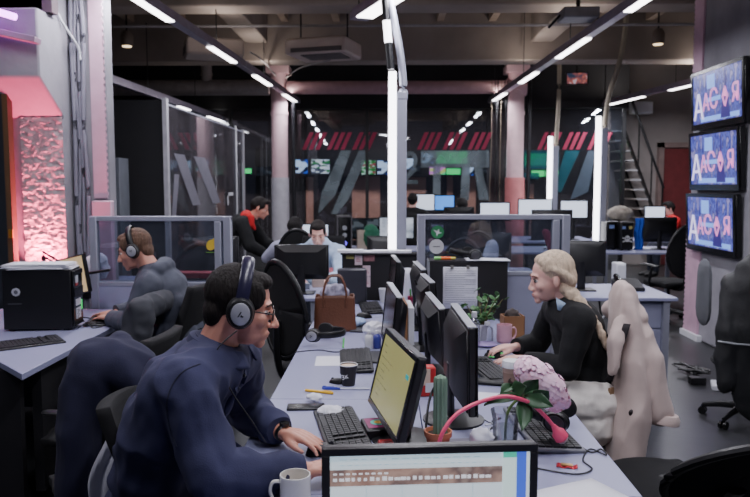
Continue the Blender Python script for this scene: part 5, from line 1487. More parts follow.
# lead of the worn headset
cw = MB(); cw.tube(spline([HM @ V((0.0, -0.105, -0.05)), V((-0.50, 2.075, 1.13)), V((-0.455, 2.06, 1.03)), V((-0.40, 2.10, 0.92)), V((-0.37, 2.15, 0.84))], 8), 0.0022, 6)
solo(cw, 'headphone_lead', BLK, 'thin black headphone lead hanging down the front of the man in navy', 'cable')
p_ = on(327, 343); 
headphones('black headphones lying beside the brown handbag', M.Translation((p_.x - 0.03, p_.y + 0.02, 0.79)) @ M.Rotation(R(-18), 4, 'Z') @ M.Rotation(R(88), 4, 'Y'), True)
p_ = on(560, 437)
headphones('black headphones lying on the keyboard at the near right', M.Translation((p_.x - 0.01, p_.y + 0.02, 0.815)) @ M.Rotation(R(158), 4, 'Z') @ M.Rotation(R(80), 4, 'Y'), False)
p_ = at(470, 257, 4.86)
headphones('black headphones lying on top of the panel with the pinned sheet', M.Translation((p_.x + 0.0, 4.88, 1.17)) @ M.Rotation(R(8), 4, 'Z') @ M.Rotation(R(-80), 4, 'Y'), False)

# ================================================================ GARMENTS
# navy hoodie over the chair back
bk = V((-1.015, 2.60, 0)); fx = V((-0.62, 0.78, 0)).normalized(); lx = V((-fx.y, fx.x, 0))
q = MB()
top = bk + V((0.01, 0, 0.965))
q.ell(top + V((0.0, 0, 0.0)), (0.155, 0.11, 0.085), 18, 12, rot=rotm(0, 8, 0))
q.limb([top + V((0.05, -0.05, 0.0)), top + V((0.10, -0.07, -0.03)), top + V((0.15, -0.07, -0.085))], [0.06, 0.05, 0.03], 12)
q.limb([top - V((0.06, 0.03, 0.03)), top - V((0.115, 0.06, 0.22)), top - V((0.13, 0.06, 0.65))], [(0.09, 0.09), (0.075, 0.10), (0.055, 0.085)], 14)
q.limb([top - V((0.02, 0.06, 0.03)), top - V((0.07, 0.10, 0.2)), top - V((0.10, 0.10, 0.6))], [0.05, 0.036, 0.034], 12)
q.limb([top + V((0.0, 0.08, 0.0)), top + V((-0.02, 0.12, -0.4))], [(0.10, 0.05), (0.12, 0.05)], 14)
hd = part(blob(q, 0.011, 6, 'hoodie', 0.020, 7, stretch=(1, 1, .4)), 'hoodie', mat('hoodie_navy', (28, 28, 54), 0.95, var=0.12, bump=0.1, bscale=200), None)
tag(hd, 'dark navy hoodie draped over a chair back, left of the man in navy', 'hoodie')
q = MB(); w0 = on(100, 470, 0.6)
a0_ = V((-0.83, 2.32, 0.86))
q.grid(lambda u, v: V((-0.925 + 0.10 * (u - 0.5) * (0.35 + 0.9 * v) + 0.02 * math.sin(7 * v) - 0.035 * v, 2.40 + 0.012 * math.sin(u * 9 + v * 6) - 0.03 * u, 0.90 - 0.42 * v)), 12, 24)
solo(q, 'white_cloth', mat('white_cloth', (190, 190, 200), 0.9, var=0.1), 'crumpled white cloth hanging under the navy hoodie', 'cloth', solid=0.01)

# jacket on the chair of the man in grey
q = MB(); c = V((-1.36, 4.13, 0.93))
q.limb([c + V((-0.02, -0.14, 0)), c, c + V((0.02, 0.16, 0))], [0.06, 0.07, 0.06], 12)
q.limb([c + V((-0.03, -0.12, -0.04)), c + V((-0.06, -0.16, -0.25)), c + V((-0.08, -0.16, -0.5))], [(0.07, 0.10), (0.07, 0.10), (0.06, 0.09)], 12)
jk = part(blob(q, 0.013, 3, 'jacket', 0.012, 9), 'jacket', mat('dark_grey_jacket', (44, 46, 54), 0.8, var=0.15), None)
tag(jk, 'dark grey jacket hanging on the chair of the man in the slate grey jacket', 'jacket')

# beige coat on the blonde woman's chair
BEI = mat('beige_coat', (198, 178, 172), 0.9, var=0.06, bump=0.08, bscale=220, sheen=0.2)
q = MB()
q.limb([(1.11, 3.62, 1.0), (1.165, 3.50, 1.05), (1.185, 3.41, 1.0)], [0.036, 0.036, 0.036], 12)
q.limb([(1.14, 3.50, 1.02), (1.155, 3.47, 0.80), (1.145, 3.43, 0.52), (1.10, 3.38, 0.26)], [(0.050, 0.14), (0.076, 0.17), (0.088, 0.19), (0.064, 0.17)], 18, ref=V((1, 0, 0)))
q.limb([(1.17, 3.43, 0.98), (1.215, 3.36, 0.82), (1.265, 3.33, 0.57)], [0.042, 0.054, 0.056], 14)
q.limb([(1.085, 3.38, 0.98), (1.05, 3.33, 0.90), (1.03, 3.32, 0.77)], [(0.016, 0.03), (0.018, 0.04), (0.010, 0.03)], 10)
ct = part(blob(q, 0.010, 9, 'beige_coat', 0.013, 11, stretch=(1, 1, .22)), 'coat', BEI, None)
tag(ct, 'beige woollen coat hanging over the chair of the blonde woman', 'coat')
for z, y in ((0.585, 3.268),):
    q = MB(); q.ell((1.115, y, z), (0.017, 0.010, 0.017), 12, 8)
    part(q, 'button', mat('dark_button', (40, 32, 34), .35), ct)
q = MB(); q.x = M.Translation((1.288, 3.315, 0.535)) @ M.Rotation(R(7), 4, 'Y'); q.lathe([(0.046, -0.014), (0.060, -0.012), (0.060, 0.012), (0.050, 0.03)], 18)
part(q, 'cuff', BEI, ct)
q = MB(); q.grid(lambda u, v: V((1.085 - 0.075 * v + 0.028 * u, 3.335 - 0.015 * u, 0.985 - 0.27 * v)), 4, 10)
part(q, 'lining', mat('dark_lining', (40, 34, 38), .8), ct, solid=0.006)

# black jacket on the chair at the right edge
BJ = mat('black_jacket', (24, 25, 28), 0.6, var=0.2, bump=0.1, bscale=60)
q = MB(); c = V((2.40, 4.68, 1.03))
q.limb([c + V((-0.17, 0.05, -0.05)), c + V((0, 0, 0.03)), c + V((0.2, -0.05, -0.04))], [0.065, 0.08, 0.065], 14)
q.limb([c + V((0, -0.02, -0.02)), c + V((0.0, -0.05, -0.30)), c + V((0.02, -0.05, -0.74))], [(0.10, 0.19), (0.09, 0.22), (0.06, 0.20)], 16, ref=V((0, 1, 0)))
q.limb([c + V((-0.17, 0.02, -0.05)), c + V((-0.22, -0.02, -0.35)), c + V((-0.23, -0.04, -0.68))], [0.062, 0.07, 0.055], 12)
q.limb([c + V((0.2, -0.05, -0.05)), c + V((0.25, -0.1, -0.4)), c + V((0.25, -0.1, -0.75))], [0.065, 0.07, 0.06], 12)
bj = part(blob(q, 0.013, 3, 'black_jacket', 0.014, 8, stretch=(1, 1, .5)), 'jacket', BJ, None)
tag(bj, 'black jacket hung over the chair at the right edge of the photo', 'jacket')
q = MB(); q.limb([c + V((-0.02, -0.09, 0.045)), c + V((0.05, -0.11, 0.06)), c + V((0.13, -0.11, 0.03))], [0.02, 0.026, 0.02], 10)
part(q, 'collar', mat('pale_collar', (190, 186, 190), .8), bj)
q = MB(); q.ell(c + V((0.10, -0.13, 0.05)), (0.05, 0.04, 0.035), 12, 8)
part(q, 'fur_trim', mat('tan_fur', (150, 112, 76), .95, bump=0.6, bscale=90), bj)
q = MB(); q.tube([c + V((-0.30, -0.07, -0.40)), c + V((-0.22, -0.125, -0.405)), c + V((-0.12, -0.14, -0.41)), c + V((0.0, -0.16, -0.43))], 0.006, 6)
part(q, 'reflective_piping', SILV, bj)
q = MB(); g = V((2.16, 4.98, 1.02)); q.limb([g, g + V((0.0, 0, -0.25))], [(0.03, 0.10), (0.03, 0.11)], 10)
solo(q, 'grey_garment', mat('mid_grey_cloth', (90, 92, 98), .9), 'grey garment hanging behind the black jacket at the right edge', 'garment')

# ================================================================ DESK THINGS
KEYM = mat('key_black', (30, 30, 34), 0.5)
KEYL = mat('key_legend_grey', (44, 44, 50), 0.5)
def keyboard(name_label, loc, rz, L=0.44, W=0.15, base=None, mw=None):
    t = thing('keyboard', name_label, 'keyboard', loc, rz)
    q = MB(); q.x = M.Rotation(R(3.5), 4, 'X'); q.bx(-L / 2, L / 2, -W / 2, W / 2, 0.002, 0.016)
    part(q, 'base', base or BLK, t, bevel=0.005)
    k = MB(); k.x = M.Rotation(R(3.5), 4, 'X')
    rows = 6; rh = (W - 0.022) / rows
    for r in range(rows):
        y = -W / 2 + 0.011 + rh * (r + .5)
        n = 21; cw_ = (L - 0.022) / n; i = 0
        while i < n:
            s = 1
            if r == 0 and i == 4: s = 6
            if i in (15, 17) and r > 0: i += 1; continue
            x = -L / 2 + 0.011 + cw_ * (i + s / 2)
            k.box(x, y, 0.019, cw_ * s - 0.0035, rh - 0.0035, 0.007); i += s
    part(k, 'keys', KEYM, t)
    return t
def mouse(label, loc, rz, m=None):
    t = thing('computer_mouse', label, 'mouse', loc, rz)
    q = MB()
    def f(u, v):
        a = 2 * PI * u; r = v
        return V((0.031 * r * math.cos(a) * (1 - 0.12 * math.sin(a)), 0.056 * r * math.sin(a), 0.036 * math.sqrt(max(0, 1 - r ** 3)) * (1 - 0.18 * math.sin(a) * r) + 0.001))
    q.grid(lambda u, v: f(u, v), 24, 8); q.lathe([(0.029, 0.0), (0.029, 0.003)], 16)
    part(q, 'shell', m or BLK, t)
    q = MB(); q.tube([(-0.004, 0.030, 0.031), (0.004, 0.030, 0.031)], 0.009, 10)
    part(q, 'scroll_wheel', DARKM, t)
    return t
def lay(px, py, z=0.74):
    p = on(px, py, z); return (p.x, p.y, p.z)
def ang(a, b):
    p = on(*a); q = on(*b); return math.atan2(q.y - p.y, q.x - p.x)
# left keyboards: long axis along the desk, keys read from the left
pk = on(341, 434); keyboard('black keyboard under the hand of the man in navy', (pk.x, pk.y + 0.03, 0.74), R(-90 + 12), 0.45, 0.155)
pk = on(356, 362); keyboard('black keyboard beside the paper cup', (pk.x, pk.y, 0.74), R(-90 + 4), 0.46, 0.16)
pk = on(371, 309); keyboard('black keyboard at the far end of the left desks, before the noted panel', (pk.x, pk.y, 0.74), R(-90 + 6), 0.44, 0.15)
pk = on(490, 371); keyboard('black keyboard under the hands of the blonde woman', (pk.x - 0.01, pk.y, 0.74), R(90 + 10), 0.46, 0.15)
keyboard('black keyboard with a silver rim, under the near headphones', (0.55, 2.56, 0.74), R(90 + 5), 0.45, 0.17, base=mat('keyboard_grey_rim', (120, 120, 128), .4))
pk = on(92, 312); keyboard('black keyboard under the hands of the man in the slate grey jacket', (-1.86, 4.66, 0.74), R(90 + 8), 0.42, 0.14)
pk = on(18, 346); keyboard('black keyboard at the left edge, in front of the computer tower', (pk.x, pk.y, 0.74), R(40), 0.46, 0.17)
mouse('black mouse under the hand of the man in navy', (-0.215, 2.325, 0.74), R(-70)) 
mouse('black mouse under the far hand of the blonde woman', (0.545, 3.68, 0.74), R(85))
mouse('black mouse beside the keyboard at the far end of the left desks', lay(364, 318), R(-80))
mouse('black mouse lying left of the paper cup', lay(337, 383), R(70)).scale = (0.7, 0.7, 0.6)
mouse('black mouse on the left desk beyond the computer tower', lay(115, 296), R(40))
# paper cups
def papercup(label, loc, r, h, body, coffee=True, lid=False, sleeve=None, mark=None):
    t = thing('paper_cup', label, 'cup', loc)
    part(MB().lathe([(r * 0.72, 0), (r * 0.73, 0.002), (r, h), (r * 0.94, h), (r * 0.70, 0.006)], 28), 'cup_body', body, t)
    if not lid: 
        part(MB().tube([(r * math.cos(2 * PI * k / 28), r * math.sin(2 * PI * k / 28), h) for k in range(28)], 0.0025, 6, closed=True), 'rim', WHITE, t)
        if coffee: part(MB().lathe([(r * 0.96, h * 0.95), (r * 0.96, h * 0.955)], 28), 'coffee', mat('coffee_foam', (206, 182, 160), .6), t)
    else:
        part(MB().lathe([(r * 1.04, h - 0.012), (r * 1.06, h - 0.004), (r * 1.02, h + 0.004), (r * 0.95, h + 0.016), (r * 0.6, h + 0.018)], 28), 'lid', WHITE, t)
    if sleeve: part(MB().lathe([(r * 0.80, h * 0.12), (r * 0.815, h * 0.12), (r * 0.955, h * 0.72), (r * 0.94, h * 0.72)], 28), 'sleeve', sleeve, t)
    return t
pc = papercup('black paper cup of coffee with a white rim, on the left desks', lay(348.5, 385), 0.039, 0.092, mat('cup_black', (36, 33, 36), .6, var=0.05))
text('3к', 0.03, 0.0006, WHITE, 'cup_mark', pc, M.Translation((-0.014, -0.0365, 0.045)) @ M.Rotation(R(-14), 4, 'Z') @ M.Rotation(R(82), 4, 'X') @ M.Rotation(R(20), 4, 'Z'))
pc = papercup('takeaway coffee cup with a white lid and brown sleeve, before the flowers', lay(512, 391), 0.043, 0.118, mat('cup_kraft', (150, 126, 112), .8), lid=True, sleeve=mat('sleeve_brown', (128, 104, 92), .85))
q = MB(); q.x = M.Translation((-0.008, -0.0375, 0.05)) @ M.Rotation(R(82), 4, 'X'); q.lathe([(0.017, 0), (0.017, 0.002), (0.013, 0.002), (0.013, 0)], 20)
part(q, 'cup_mark', mat('mark_brown', (70, 56, 50), .8), pc)
papercup('white plastic cup near the far left monitor', lay(384, 302), 0.04, 0.10, WHITE, coffee=False)
# mugs
def mug(label, loc, r, h, m, rz=0, liquid=None):
    t = thing('mug', label, 'mug', loc, rz)
    part(MB().lathe([(r * 0.86, 0), (r * 0.95, 0.004), (r, 0.015), (r, h), (r * 0.93, h), (r * 0.92, 0.012), (r * 0.5, 0.008)], 32), 'cup_body', m, t)
    part(MB().tube(spline([(r * 0.97, 0, h * 0.80), (r * 1.45, 0, h * 0.78), (r * 1.62, 0, h * 0.5), (r * 1.35, 0, h * 0.22), (r * 0.95, 0, h * 0.2)], 5), (0.007, 0.005), 8, ref=V((0, 1, 0))), 'handle', m, t)
    if liquid: part(MB().lathe([(r * 0.91, h * 0.62), (r * 0.91, h * 0.63)], 28), 'drink', liquid, t)
    return t
mug('white mug at the lower edge of the photo, in front of the man in navy', (-0.253, 1.93, 0.74), 0.042, 0.092, WCER, R(188), mat('tea', (150, 130, 100), .3))
mug('pink mug beside the cardboard box, next to the blonde woman', lay(504, 342), 0.043, 0.10, mat('pink_ceramic', (206, 158, 172), 0.35), R(10))
# man's desk: phone, tissues, pens, papers
def flat(label, name, cat, loc, w, d, h, m, rz=0, bevel=0.001):
    return solo(MB().bx(-w / 2, w / 2, -d / 2, d / 2, 0.0005, h), name, m, label, cat, loc, rz, bevel=bevel)
ph = thing('mobile_phone', 'black mobile phone lying on the desk of the man in navy', 'phone', lay(306, 408), R(4))
part(MB().bx(-0.075, 0.075, -0.036, 0.036, 0.0, 0.009), 'phone_body', BLK, ph, bevel=0.004)
part(MB().bx(-0.07, 0.07, -0.033, 0.033, 0.009, 0.0094), 'phone_glass', BLKG, ph)
def crumple(label, loc, sx, sy, h, m, name='crumpled_tissue', cat='tissue', f=30):
    q = MB(); q.ell((0, 0, h * 0.5), (sx, sy, h * 0.5), 24, 14)
    me = blob(q, 0.006, 1, name, 0.010, f)
    zmin = min(v.co.z for v in me.vertices)
    for v in me.vertices: v.co.z -= zmin
    o = part(me, name, m); o.location = loc
    return tag(o, label, cat)
TIS = mat('tissue_white', (216, 216, 226), 0.9, var=0.03)
crumple('crumpled white tissue beside the black mobile phone', lay(331, 416), 0.055, 0.035, 0.02, TIS)
crumple('small crumpled tissue just beyond the black mobile phone', lay(314, 402), 0.03, 0.02, 0.016, TIS)
crumple('crumpled white tissue beside the small bottles', lay(374, 338), 0.06, 0.045, 0.08, TIS)
crumple('crumpled pale blue cloth behind the small bottles', lay(354, 327), 0.07, 0.07, 0.04, mat('pale_blue_cloth', (150, 170, 205), .9))
flat('square white note on the desk left of the keyboard with the paper cup', 'paper_note', 'paper', lay(330, 361), 0.145, 0.20, 0.0012, PAPER, R(3))
def pen(label, a, b, m, r=0.0045, cap=None, z=0.74):
    p = V(on(a[0], a[1], z)); q_ = V(on(b[0], b[1], z)); d = q_ - p; L = d.length
    t = thing('pen', label, 'pen', (p.x, p.y, z), math.atan2(d.y, d.x))
    part(MB().tube([(0, 0, r), (L * 0.62, 0, r)], r, 10), 'barrel', m, t)
    part(MB().tube([(L * 0.62, 0, r), (L * 0.97, 0, r), (L, 0, r)], [r * 1.15, r * 1.1, r * 0.5], 10), 'cap', cap or m, t)
    part(MB().box(L * 0.8, 0, r * 2.3, L * 0.25, 0.003, 0.002), 'clip', cap or m, t)
    return t
YP = mat('yellow_plastic', (236, 184, 40), .4)
pen('yellow pen on the desk near the paper cup', (305.5, 391.5), (333.5, 394.5), YP, 0.006)
pen('clear pen with a blue end lying beside the paper cup', (370, 390), (322, 389.5), mat('clear_pen', (200, 200, 215), .3), 0.0045, mat('blue_cap', (40, 50, 160), .4))
pen('blue pen lying behind the yellow pen', (334, 388), (322, 388), mat('blue_cap', (40, 50, 160), .4), 0.004)
pen('yellow highlighter beside the takeaway coffee cup', (503, 384), (481, 377), mat('highlighter_white', (220, 224, 190), .4), 0.008, mat('lime_yellow', (214, 220, 60), .4))
pen('green pen standing out beside the headphones by the handbag', (343, 348), (344, 339), mat('green_plastic', (60, 200, 70), .4), 0.004)
flat('small dark tablet edge beside the keyboard with the paper cup', 'card_holder', 'tablet', lay(375, 358), 0.06, 0.24, 0.010, BLK, R(-2), 0.003)
flat('dark keyboard shaped notebook near the far left monitor', 'notebook', 'notebook', lay(364, 328), 0.14, 0.30, 0.012, mat('dark_notebook', (52, 52, 60), .6), R(-4), 0.003)
# box with a magenta disc by the man's monitor
bx_ = thing('disc_case', 'black case with a magenta disc below the yellow document monitor', 'case', lay(379, 433), R(12))
part(MB().bx(-0.055, 0.055, -0.07, 0.07, 0.0, 0.035), 'case', BLK, bx_, bevel=0.004)
part(MB().bx(-0.045, 0.045, -0.045, 0.06, 0.035, 0.0362), 'label', mat('magenta_label', (140, 50, 100), .5), bx_)
part(MB().lathe([(0.03, 0.0362), (0.03, 0.0372)], 22, c=(0, 0.008, 0)), 'disc', mat('disc_teal', (90, 190, 170), .4), bx_)
part(MB().lathe([(0.017, 0.0372), (0.017, 0.038), ], 18, c=(0, 0.008, 0)), 'disc_centre', mat('disc_yellow', (220, 170, 70), .4), bx_)
solo(MB().bx(-0.03, 0.03, -0.018, 0.018, 0, 0.02), 'snack_wrapper', mat('red_wrapper', (170, 50, 52), .4, var=0.5, scale=40), 'small red and gold sweet wrapper in front of the magenta disc case', 'wrapper', lay(387, 446), R(10), bevel=0.006)
# brown handbag
LEA = mat('brown_leather', (98, 58, 38), 0.5, var=0.18, scale=6, bump=0.12, bscale=90)
hb = thing('handbag', 'brown leather handbag with papers inside, on the left desks', 'handbag', lay(335, 330), R(4))
def bag(u, v):
    a = 2 * PI * u; w_ = 0.128 - 0.012 * v; d_ = 0.060 - 0.014 * v
    c, s = math.cos(a), math.sin(a); e = 0.35
    return V((w_ * math.copysign(abs(c) ** e, c), d_ * math.copysign(abs(s) ** e, s), 0.215 * v + 0.004 * math.sin(6 * u * PI) * v))
q = MB(); q.grid(bag, 48, 12); part(q, 'bag_body', LEA, hb, solid=0.005)
part(MB().bx(-0.122, 0.122, -0.055, 0.055, 0.0, 0.008), 'bag_bottom', LEA, hb)
for s in (-1, 1):
    part(MB().tube(spline([(-0.065, s * 0.05, 0.15), (-0.068, s * 0.048, 0.24), (-0.04, s * 0.035, 0.32), (0.0, s * 0.03, 0.335), (0.04, s * 0.035, 0.32), (0.068, s * 0.048, 0.24), (0.065, s * 0.05, 0.15)], 5), 0.0065, 8), 'handle', LEA, hb)
q = MB()
for s in (-1, 1): q.box(s * 0.066, -0.052, 0.17, 0.018, 0.004, 0.05)
part(q, 'handle_tab', mat('dark_leather', (84, 48, 32), .5), hb)
crumple('bunch of crumpled printed scarf inside the brown handbag', V(lay(335, 330)) + V((0, 0, 0.15)), 0.085, 0.035, 0.12, mat('patterned_scarf', (150, 146, 165), .9, var=0.7, scale=26), 'scarf', 'scarf', 18)
# little bottles
def bottle(label, loc, r, h, body, cap, neck=0.3):
    t = thing('bottle', label, 'bottle', loc)
    part(MB().lathe([(r * 0.9, 0), (r, 0.004), (r, h * 0.62), (r * 0.85, h * 0.72), (r * 0.42, h * 0.80), (r * 0.40, h * 0.88)], 20), 'bottle_body', body, t)
    part(MB().lathe([(r * 0.48, h * 0.84), (r * 0.5, h * 0.86), (r * 0.46, h), (r * 0.2, h)], 16), 'cap', cap, t)
    return t
bottle('small white bottle standing behind the yellow document monitor', lay(369, 349), 0.023, 0.10, WHITE, WHITE)
b_ = bottle('small bottle with a blue label next to the small white bottle', lay(377, 348), 0.022, 0.095, mat('cobalt', (64, 66, 150), .4), WHITE)
CLEAR = glassy('clear_plastic', (244, 245, 248), 0.10, 0.04, (235, 235, 240))
bottle('clear plastic bottle with a white cap beside the jade plant', lay(474, 346), 0.032, 0.19, CLEAR, WHITE)
b_ = bottle('squat clear jar with a white cap beside the pink mug', lay(487, 343), 0.034, 0.12, CLEAR, WHITE)
solo(MB().lathe([(0.03, 0), (0.06, 0.008), (0.064, 0.014), (0.05, 0.010), (0.01, 0.006)], 24), 'saucer', mat('lilac_saucer', (170, 150, 200), .4), 'lilac saucer in front of the pink mug', 'saucer', lay(486, 346))
# box with leaves beside the mug
cb = thing('cardboard_box', 'open cardboard box standing behind the pink mug', 'box', lay(512, 337), R(6))
q = MB()
for (x0, x1, y0, y1) in ((-0.06, 0.06, -0.05, -0.046), (-0.06, 0.06, 0.046, 0.05), (-0.06, -0.056, -0.05, 0.05), (0.056, 0.06, -0.05, 0.05)): q.bx(x0, x1, y0, y1, 0, 0.13)
q.bx(-0.06, 0.06, -0.05, 0.05, 0, 0.004); part(q, 'box_wall', CARD, cb)
crumple('dark crumpled wrapping inside the open cardboard box', V(lay(512, 337)) + V((0, 0, 0.06)), 0.045, 0.035, 0.09, mat('dark_wrapping', (60, 52, 50), .9), 'wrapping', 'wrapping', 22)
# jade plant in a white pot
GRN = mat('jade_leaf', (74, 118, 70), 0.4, var=0.25, scale=30)
jp = thing('potted_plant', 'small leafy jade plant in a white pot, before the pinned sheet', 'plant', lay(480, 341))
part(MB().lathe([(0.033, 0), (0.036, 0.004), (0.045, 0.10), (0.042, 0.10), (0.034, 0.09)], 24), 'pot', WHITE, jp)
part(MB().lathe([(0.041, 0.088), (0.03, 0.094)], 20), 'soil', mat('soil', (50, 40, 34), .95), jp)
q = MB(); lf = MB(); rr = random.Random(4)
for k in range(8):
    a = rr.random() * 6.28; ln_ = 0.12 + 0.07 * rr.random()
    tip = V((math.cos(a) * ln_ * 0.75, math.sin(a) * ln_ * 0.4, 0.10 + ln_ * 0.85))
    pts = spline([V((0, 0, 0.085)), V((tip.x * 0.35, tip.y * 0.35, 0.13)), tip], 5)
    q.tube(pts, [0.006 - 0.004 * i / len(pts) for i in range(len(pts))], 6)
    for j in range(9):
        c = pts[min(len(pts) - 1, 4 + j % 7)] + V((rr.uniform(-.03, .03), rr.uniform(-.022, .022), rr.uniform(-.02, .03)))
        rot = rotm(rr.uniform(-50, 50), rr.uniform(-50, 50), rr.uniform(0, 360)); lf.ell(c, (0.024, 0.015, 0.003), 8, 5, rot)
part(q, 'stem', mat('plant_stem', (110, 104, 70), .7), jp)
part(lf, 'leaves', GRN, jp, stuff=True)
# pinned sheet and clips on the black panel
ps = thing('pinned_sheet', 'printed white sheet pinned to the black panel behind the jade plant', 'paper', (0.475, 4.759, 0.81))
q = MB(); q.grid(lambda u, v: V((-0.113 + 0.226 * u, -0.004 * math.sin(PI * u), 0.275 * v)), 8, 4); part(q, 'sheet', PAPER, ps, solid=0.001)
q = MB()
for k in range(17):
    q.bx(-0.10, -0.10 + (0.2 if k % 4 else 0.13), -0.0062, -0.0054, 0.262 - 0.0145 * k, 0.265 - 0.0145 * k)
part(q, 'printed_lines', mat('print_grey', (150, 150, 166), .8), ps)
for s in (-0.055, 0.05): part(MB().box(s, -0.008, 0.275, 0.02, 0.012, 0.022), 'clip', mat('clip_metal', (150, 146, 140), .4, .5), ps)
solo(MB().grid(lambda u, v: V((-0.02 + 0.285 * u, -0.05 + 0.17 * v, 0.0015 * math.sin(5 * u))), 6, 4), 'paper_sheet', PAPER, 'white sheets lying on top of the panel with the pinned sheet', 'paper', (0.535, 4.79, 1.1285), solid=0.004)
hl = thing('highlighter', 'orange and green highlighter lying on top of the black panel by the headphones', 'pen', (0.385, 4.80, 1.127), R(2))
part(MB().tube([(-0.08, 0, 0.011), (-0.035, 0, 0.011)], 0.011, 10), 'cap', mat('hl_green', (140, 220, 120), .4), hl)
part(MB().tube([(-0.035, 0, 0.011), (0.03, 0, 0.011)], 0.011, 10), 'barrel', mat('hl_orange', (240, 110, 50), .4), hl)
part(MB().tube([(0.03, 0, 0.011), (0.06, 0, 0.011)], 0.009, 10), 'tail', mat('hl_yellow', (230, 210, 90), .4), hl)
# notes on the far black panel
for (px, py, w_, h_, m, lb) in ((350, 257, 0.06, 0.03, mat('note_yellow', (150, 146, 90), .8), 'small yellowed label at the top left of the black noted panel'), (358.5, 259.5, 0.058, 0.085, mat('note_pink', (212, 190, 200), .8), 'pink printed note at the top of the black noted panel'),
                            (369, 258, 0.085, 0.05, mat('note_red', (150, 104, 110), .8, var=.4, scale=40), 'reddish photo at the top of the black noted panel'), (366.5, 271, 0.06, 0.085, mat('note_pink', (212, 190, 200), .8), 'pink printed note, middle one of the stacked pair on the black panel'),
                            (366.5, 282, 0.06, 0.08, mat('note_pink', (212, 190, 200), .8), 'pink printed note, lowest on the black noted panel')):
    p = at(px, py, 5.588)
    o = solo(MB().bx(-w_ / 2, w_ / 2, -0.001, 0.001, -h_ / 2, h_ / 2), 'pinned_note', m, lb, 'note', p)
    if 'pink' in lb:
        q = MB()
        for k in range(3): q.bx(-w_ * 0.3, w_ * (0.1 + 0.1 * k), -0.0016, -0.001, h_ * (0.1 - 0.14 * k), h_ * (0.15 - 0.14 * k))
        part(q, 'printed_lines', mat('note_print', (170, 90, 100), .8), o)
solo(MB().bx(-0.11, 0.11, -0.05, 0.05, 0, 0.26), 'desk_telephone', mat('grey_black_plastic', (52, 52, 60), .35), 'dark upright desk device before the black noted panel', 'device', lay(352, 303), R(4), bevel=0.012)
for i, (px, py, w_, d_, rz) in enumerate(((372, 248.5, 0.34, 0.2, 4), (392, 249, 0.30, 0.2, -8), (350, 250, 0.2, 0.15, 10))):
    p = on(px, py + 3, 1.10)
    solo(MB().bx(-w_ / 2, w_ / 2, -0.055, 0.06, 0.0005, 0.012 + 0.004 * i), 'paper_pile', PAPER, ('left of the light post foot', 'around the light post foot', 'at the left end')[i].join(('white papers on top of the black noted panel, ', '')), 'paper', (p.x, 5.63, 1.10), R(rz * 0.3))
# papers on the big tower
q = MB(); rr = random.Random(2)
tp = thing('paper_pile', 'pile of white papers on top of the large black computer tower', 'papers', (-2.12, 4.40, 1.115), R(6))
for k in range(7):
    q = MB(); q.x = M.Rotation(R(rr.uniform(-5, 5)), 4, 'Z'); dx = rr.uniform(-.02, .02)
    q.grid(lambda u, v: V((-0.19 + 0.37 * u + dx, -0.10 + 0.20 * v, 0.001 + 0.0045 * k + 0.0015 * math.sin(4 * u + k))), 8, 3)
    part(q, 'sheet', PAPER, tp, solid=0.003)
# clutter between the monitors
pot = thing('potted_cactus', 'column cactus in a terracotta pot behind the web page monitor', 'plant', lay(438, 449))
TER = mat('terracotta', (186, 112, 82), .8, var=0.1)
part(MB().lathe([(0.030, 0), (0.034, 0.004), (0.041, 0.045), (0.046, 0.047), (0.047, 0.064), (0.042, 0.064), (0.036, 0.045)], 24), 'pot', TER, pot)
part(MB().lathe([(0.041, 0.052), (0.02, 0.056)], 20), 'soil', mat('soil', (50, 40, 34), .95), pot)
q = MB()
def cact(u, v):
    a = 2 * PI * u; r = (0.021 + 0.003 * math.cos(9 * a)) * (math.sqrt(max(0.0, 1 - max(0, (v - .9) / .1) ** 2)) if v > 0.9 else 1)
    return V((r * math.cos(a) + 0.006, r * math.sin(a), 0.05 + 0.205 * v))
q.grid(cact, 54, 20); part(q, 'cactus_stem', mat('cactus_green', (118, 146, 124), .7, var=.1), pot)
pb = thing('pen_holder', 'pink pen holder with pens between the far monitors', 'pen holder', lay(413, 312), 0)
part(MB().lathe([(0.035, 0.0), (0.038, 0.0), (0.038, 0.11), (0.034, 0.11), (0.034, 0.006)], 18).tube([(0, 0, 0), (0, 0, 0.01)], 0.035, 12), 'cup_body', mat('pink_plastic', (214, 52, 110), .4), pb)
for k, (x, y, h_, m) in enumerate(((0.02, 0.0, 0.24, mat('pink_plastic', (214, 52, 110), .4)), (-0.015, 0.01, 0.16, mat('green_plastic', (60, 200, 70), .4)), (0.0, -0.015, 0.15, mat('blue_cap', (40, 50, 160), .4)), (0.01, 0.02, 0.19, WHITE))):
    part(MB().tube([(x * 0.5, y * 0.5, 0.01), (x * 1.3, y * 1.3, h_)], 0.006, 8), 'pen', m, pb)
solo(MB().grid(lambda u, v: V((0.05 * math.cos(PI * 1.4 * u), 0.05 * math.sin(PI * 1.4 * u), 0.26 * v * (1 - 0.2 * (u - .5) ** 2))), 12, 4), 'rolled_sheet', PAPER, 'rolled white sheet standing behind the pink pen holder', 'paper', lay(409, 303), solid=0.002)
solo(MB().bx(-0.015, 0.015, -0.14, 0.12, 0, 0.235), 'brown_folder', CARD, 'brown cardboard folder standing behind the silver edged left monitor', 'folder', (0.085, 4.05, 0.74), R(3))
solo(MB().bx(-0.015, 0.015, -0.14, 0.14, 0, 0.22), 'white_folder', WHITE, 'white folder standing beside the brown cardboard folder', 'folder', (0.12, 4.02, 0.74), R(3))
sn = thing('snack_box', 'red and beige snack packet between the near monitors', 'packet', lay(424, 395), R(8))
part(MB().bx(-0.05, 0.045, -0.03, 0.03, 0, 0.125), 'packet', mat('snack_red', (184, 40, 40), .5), sn, bevel=0.008)
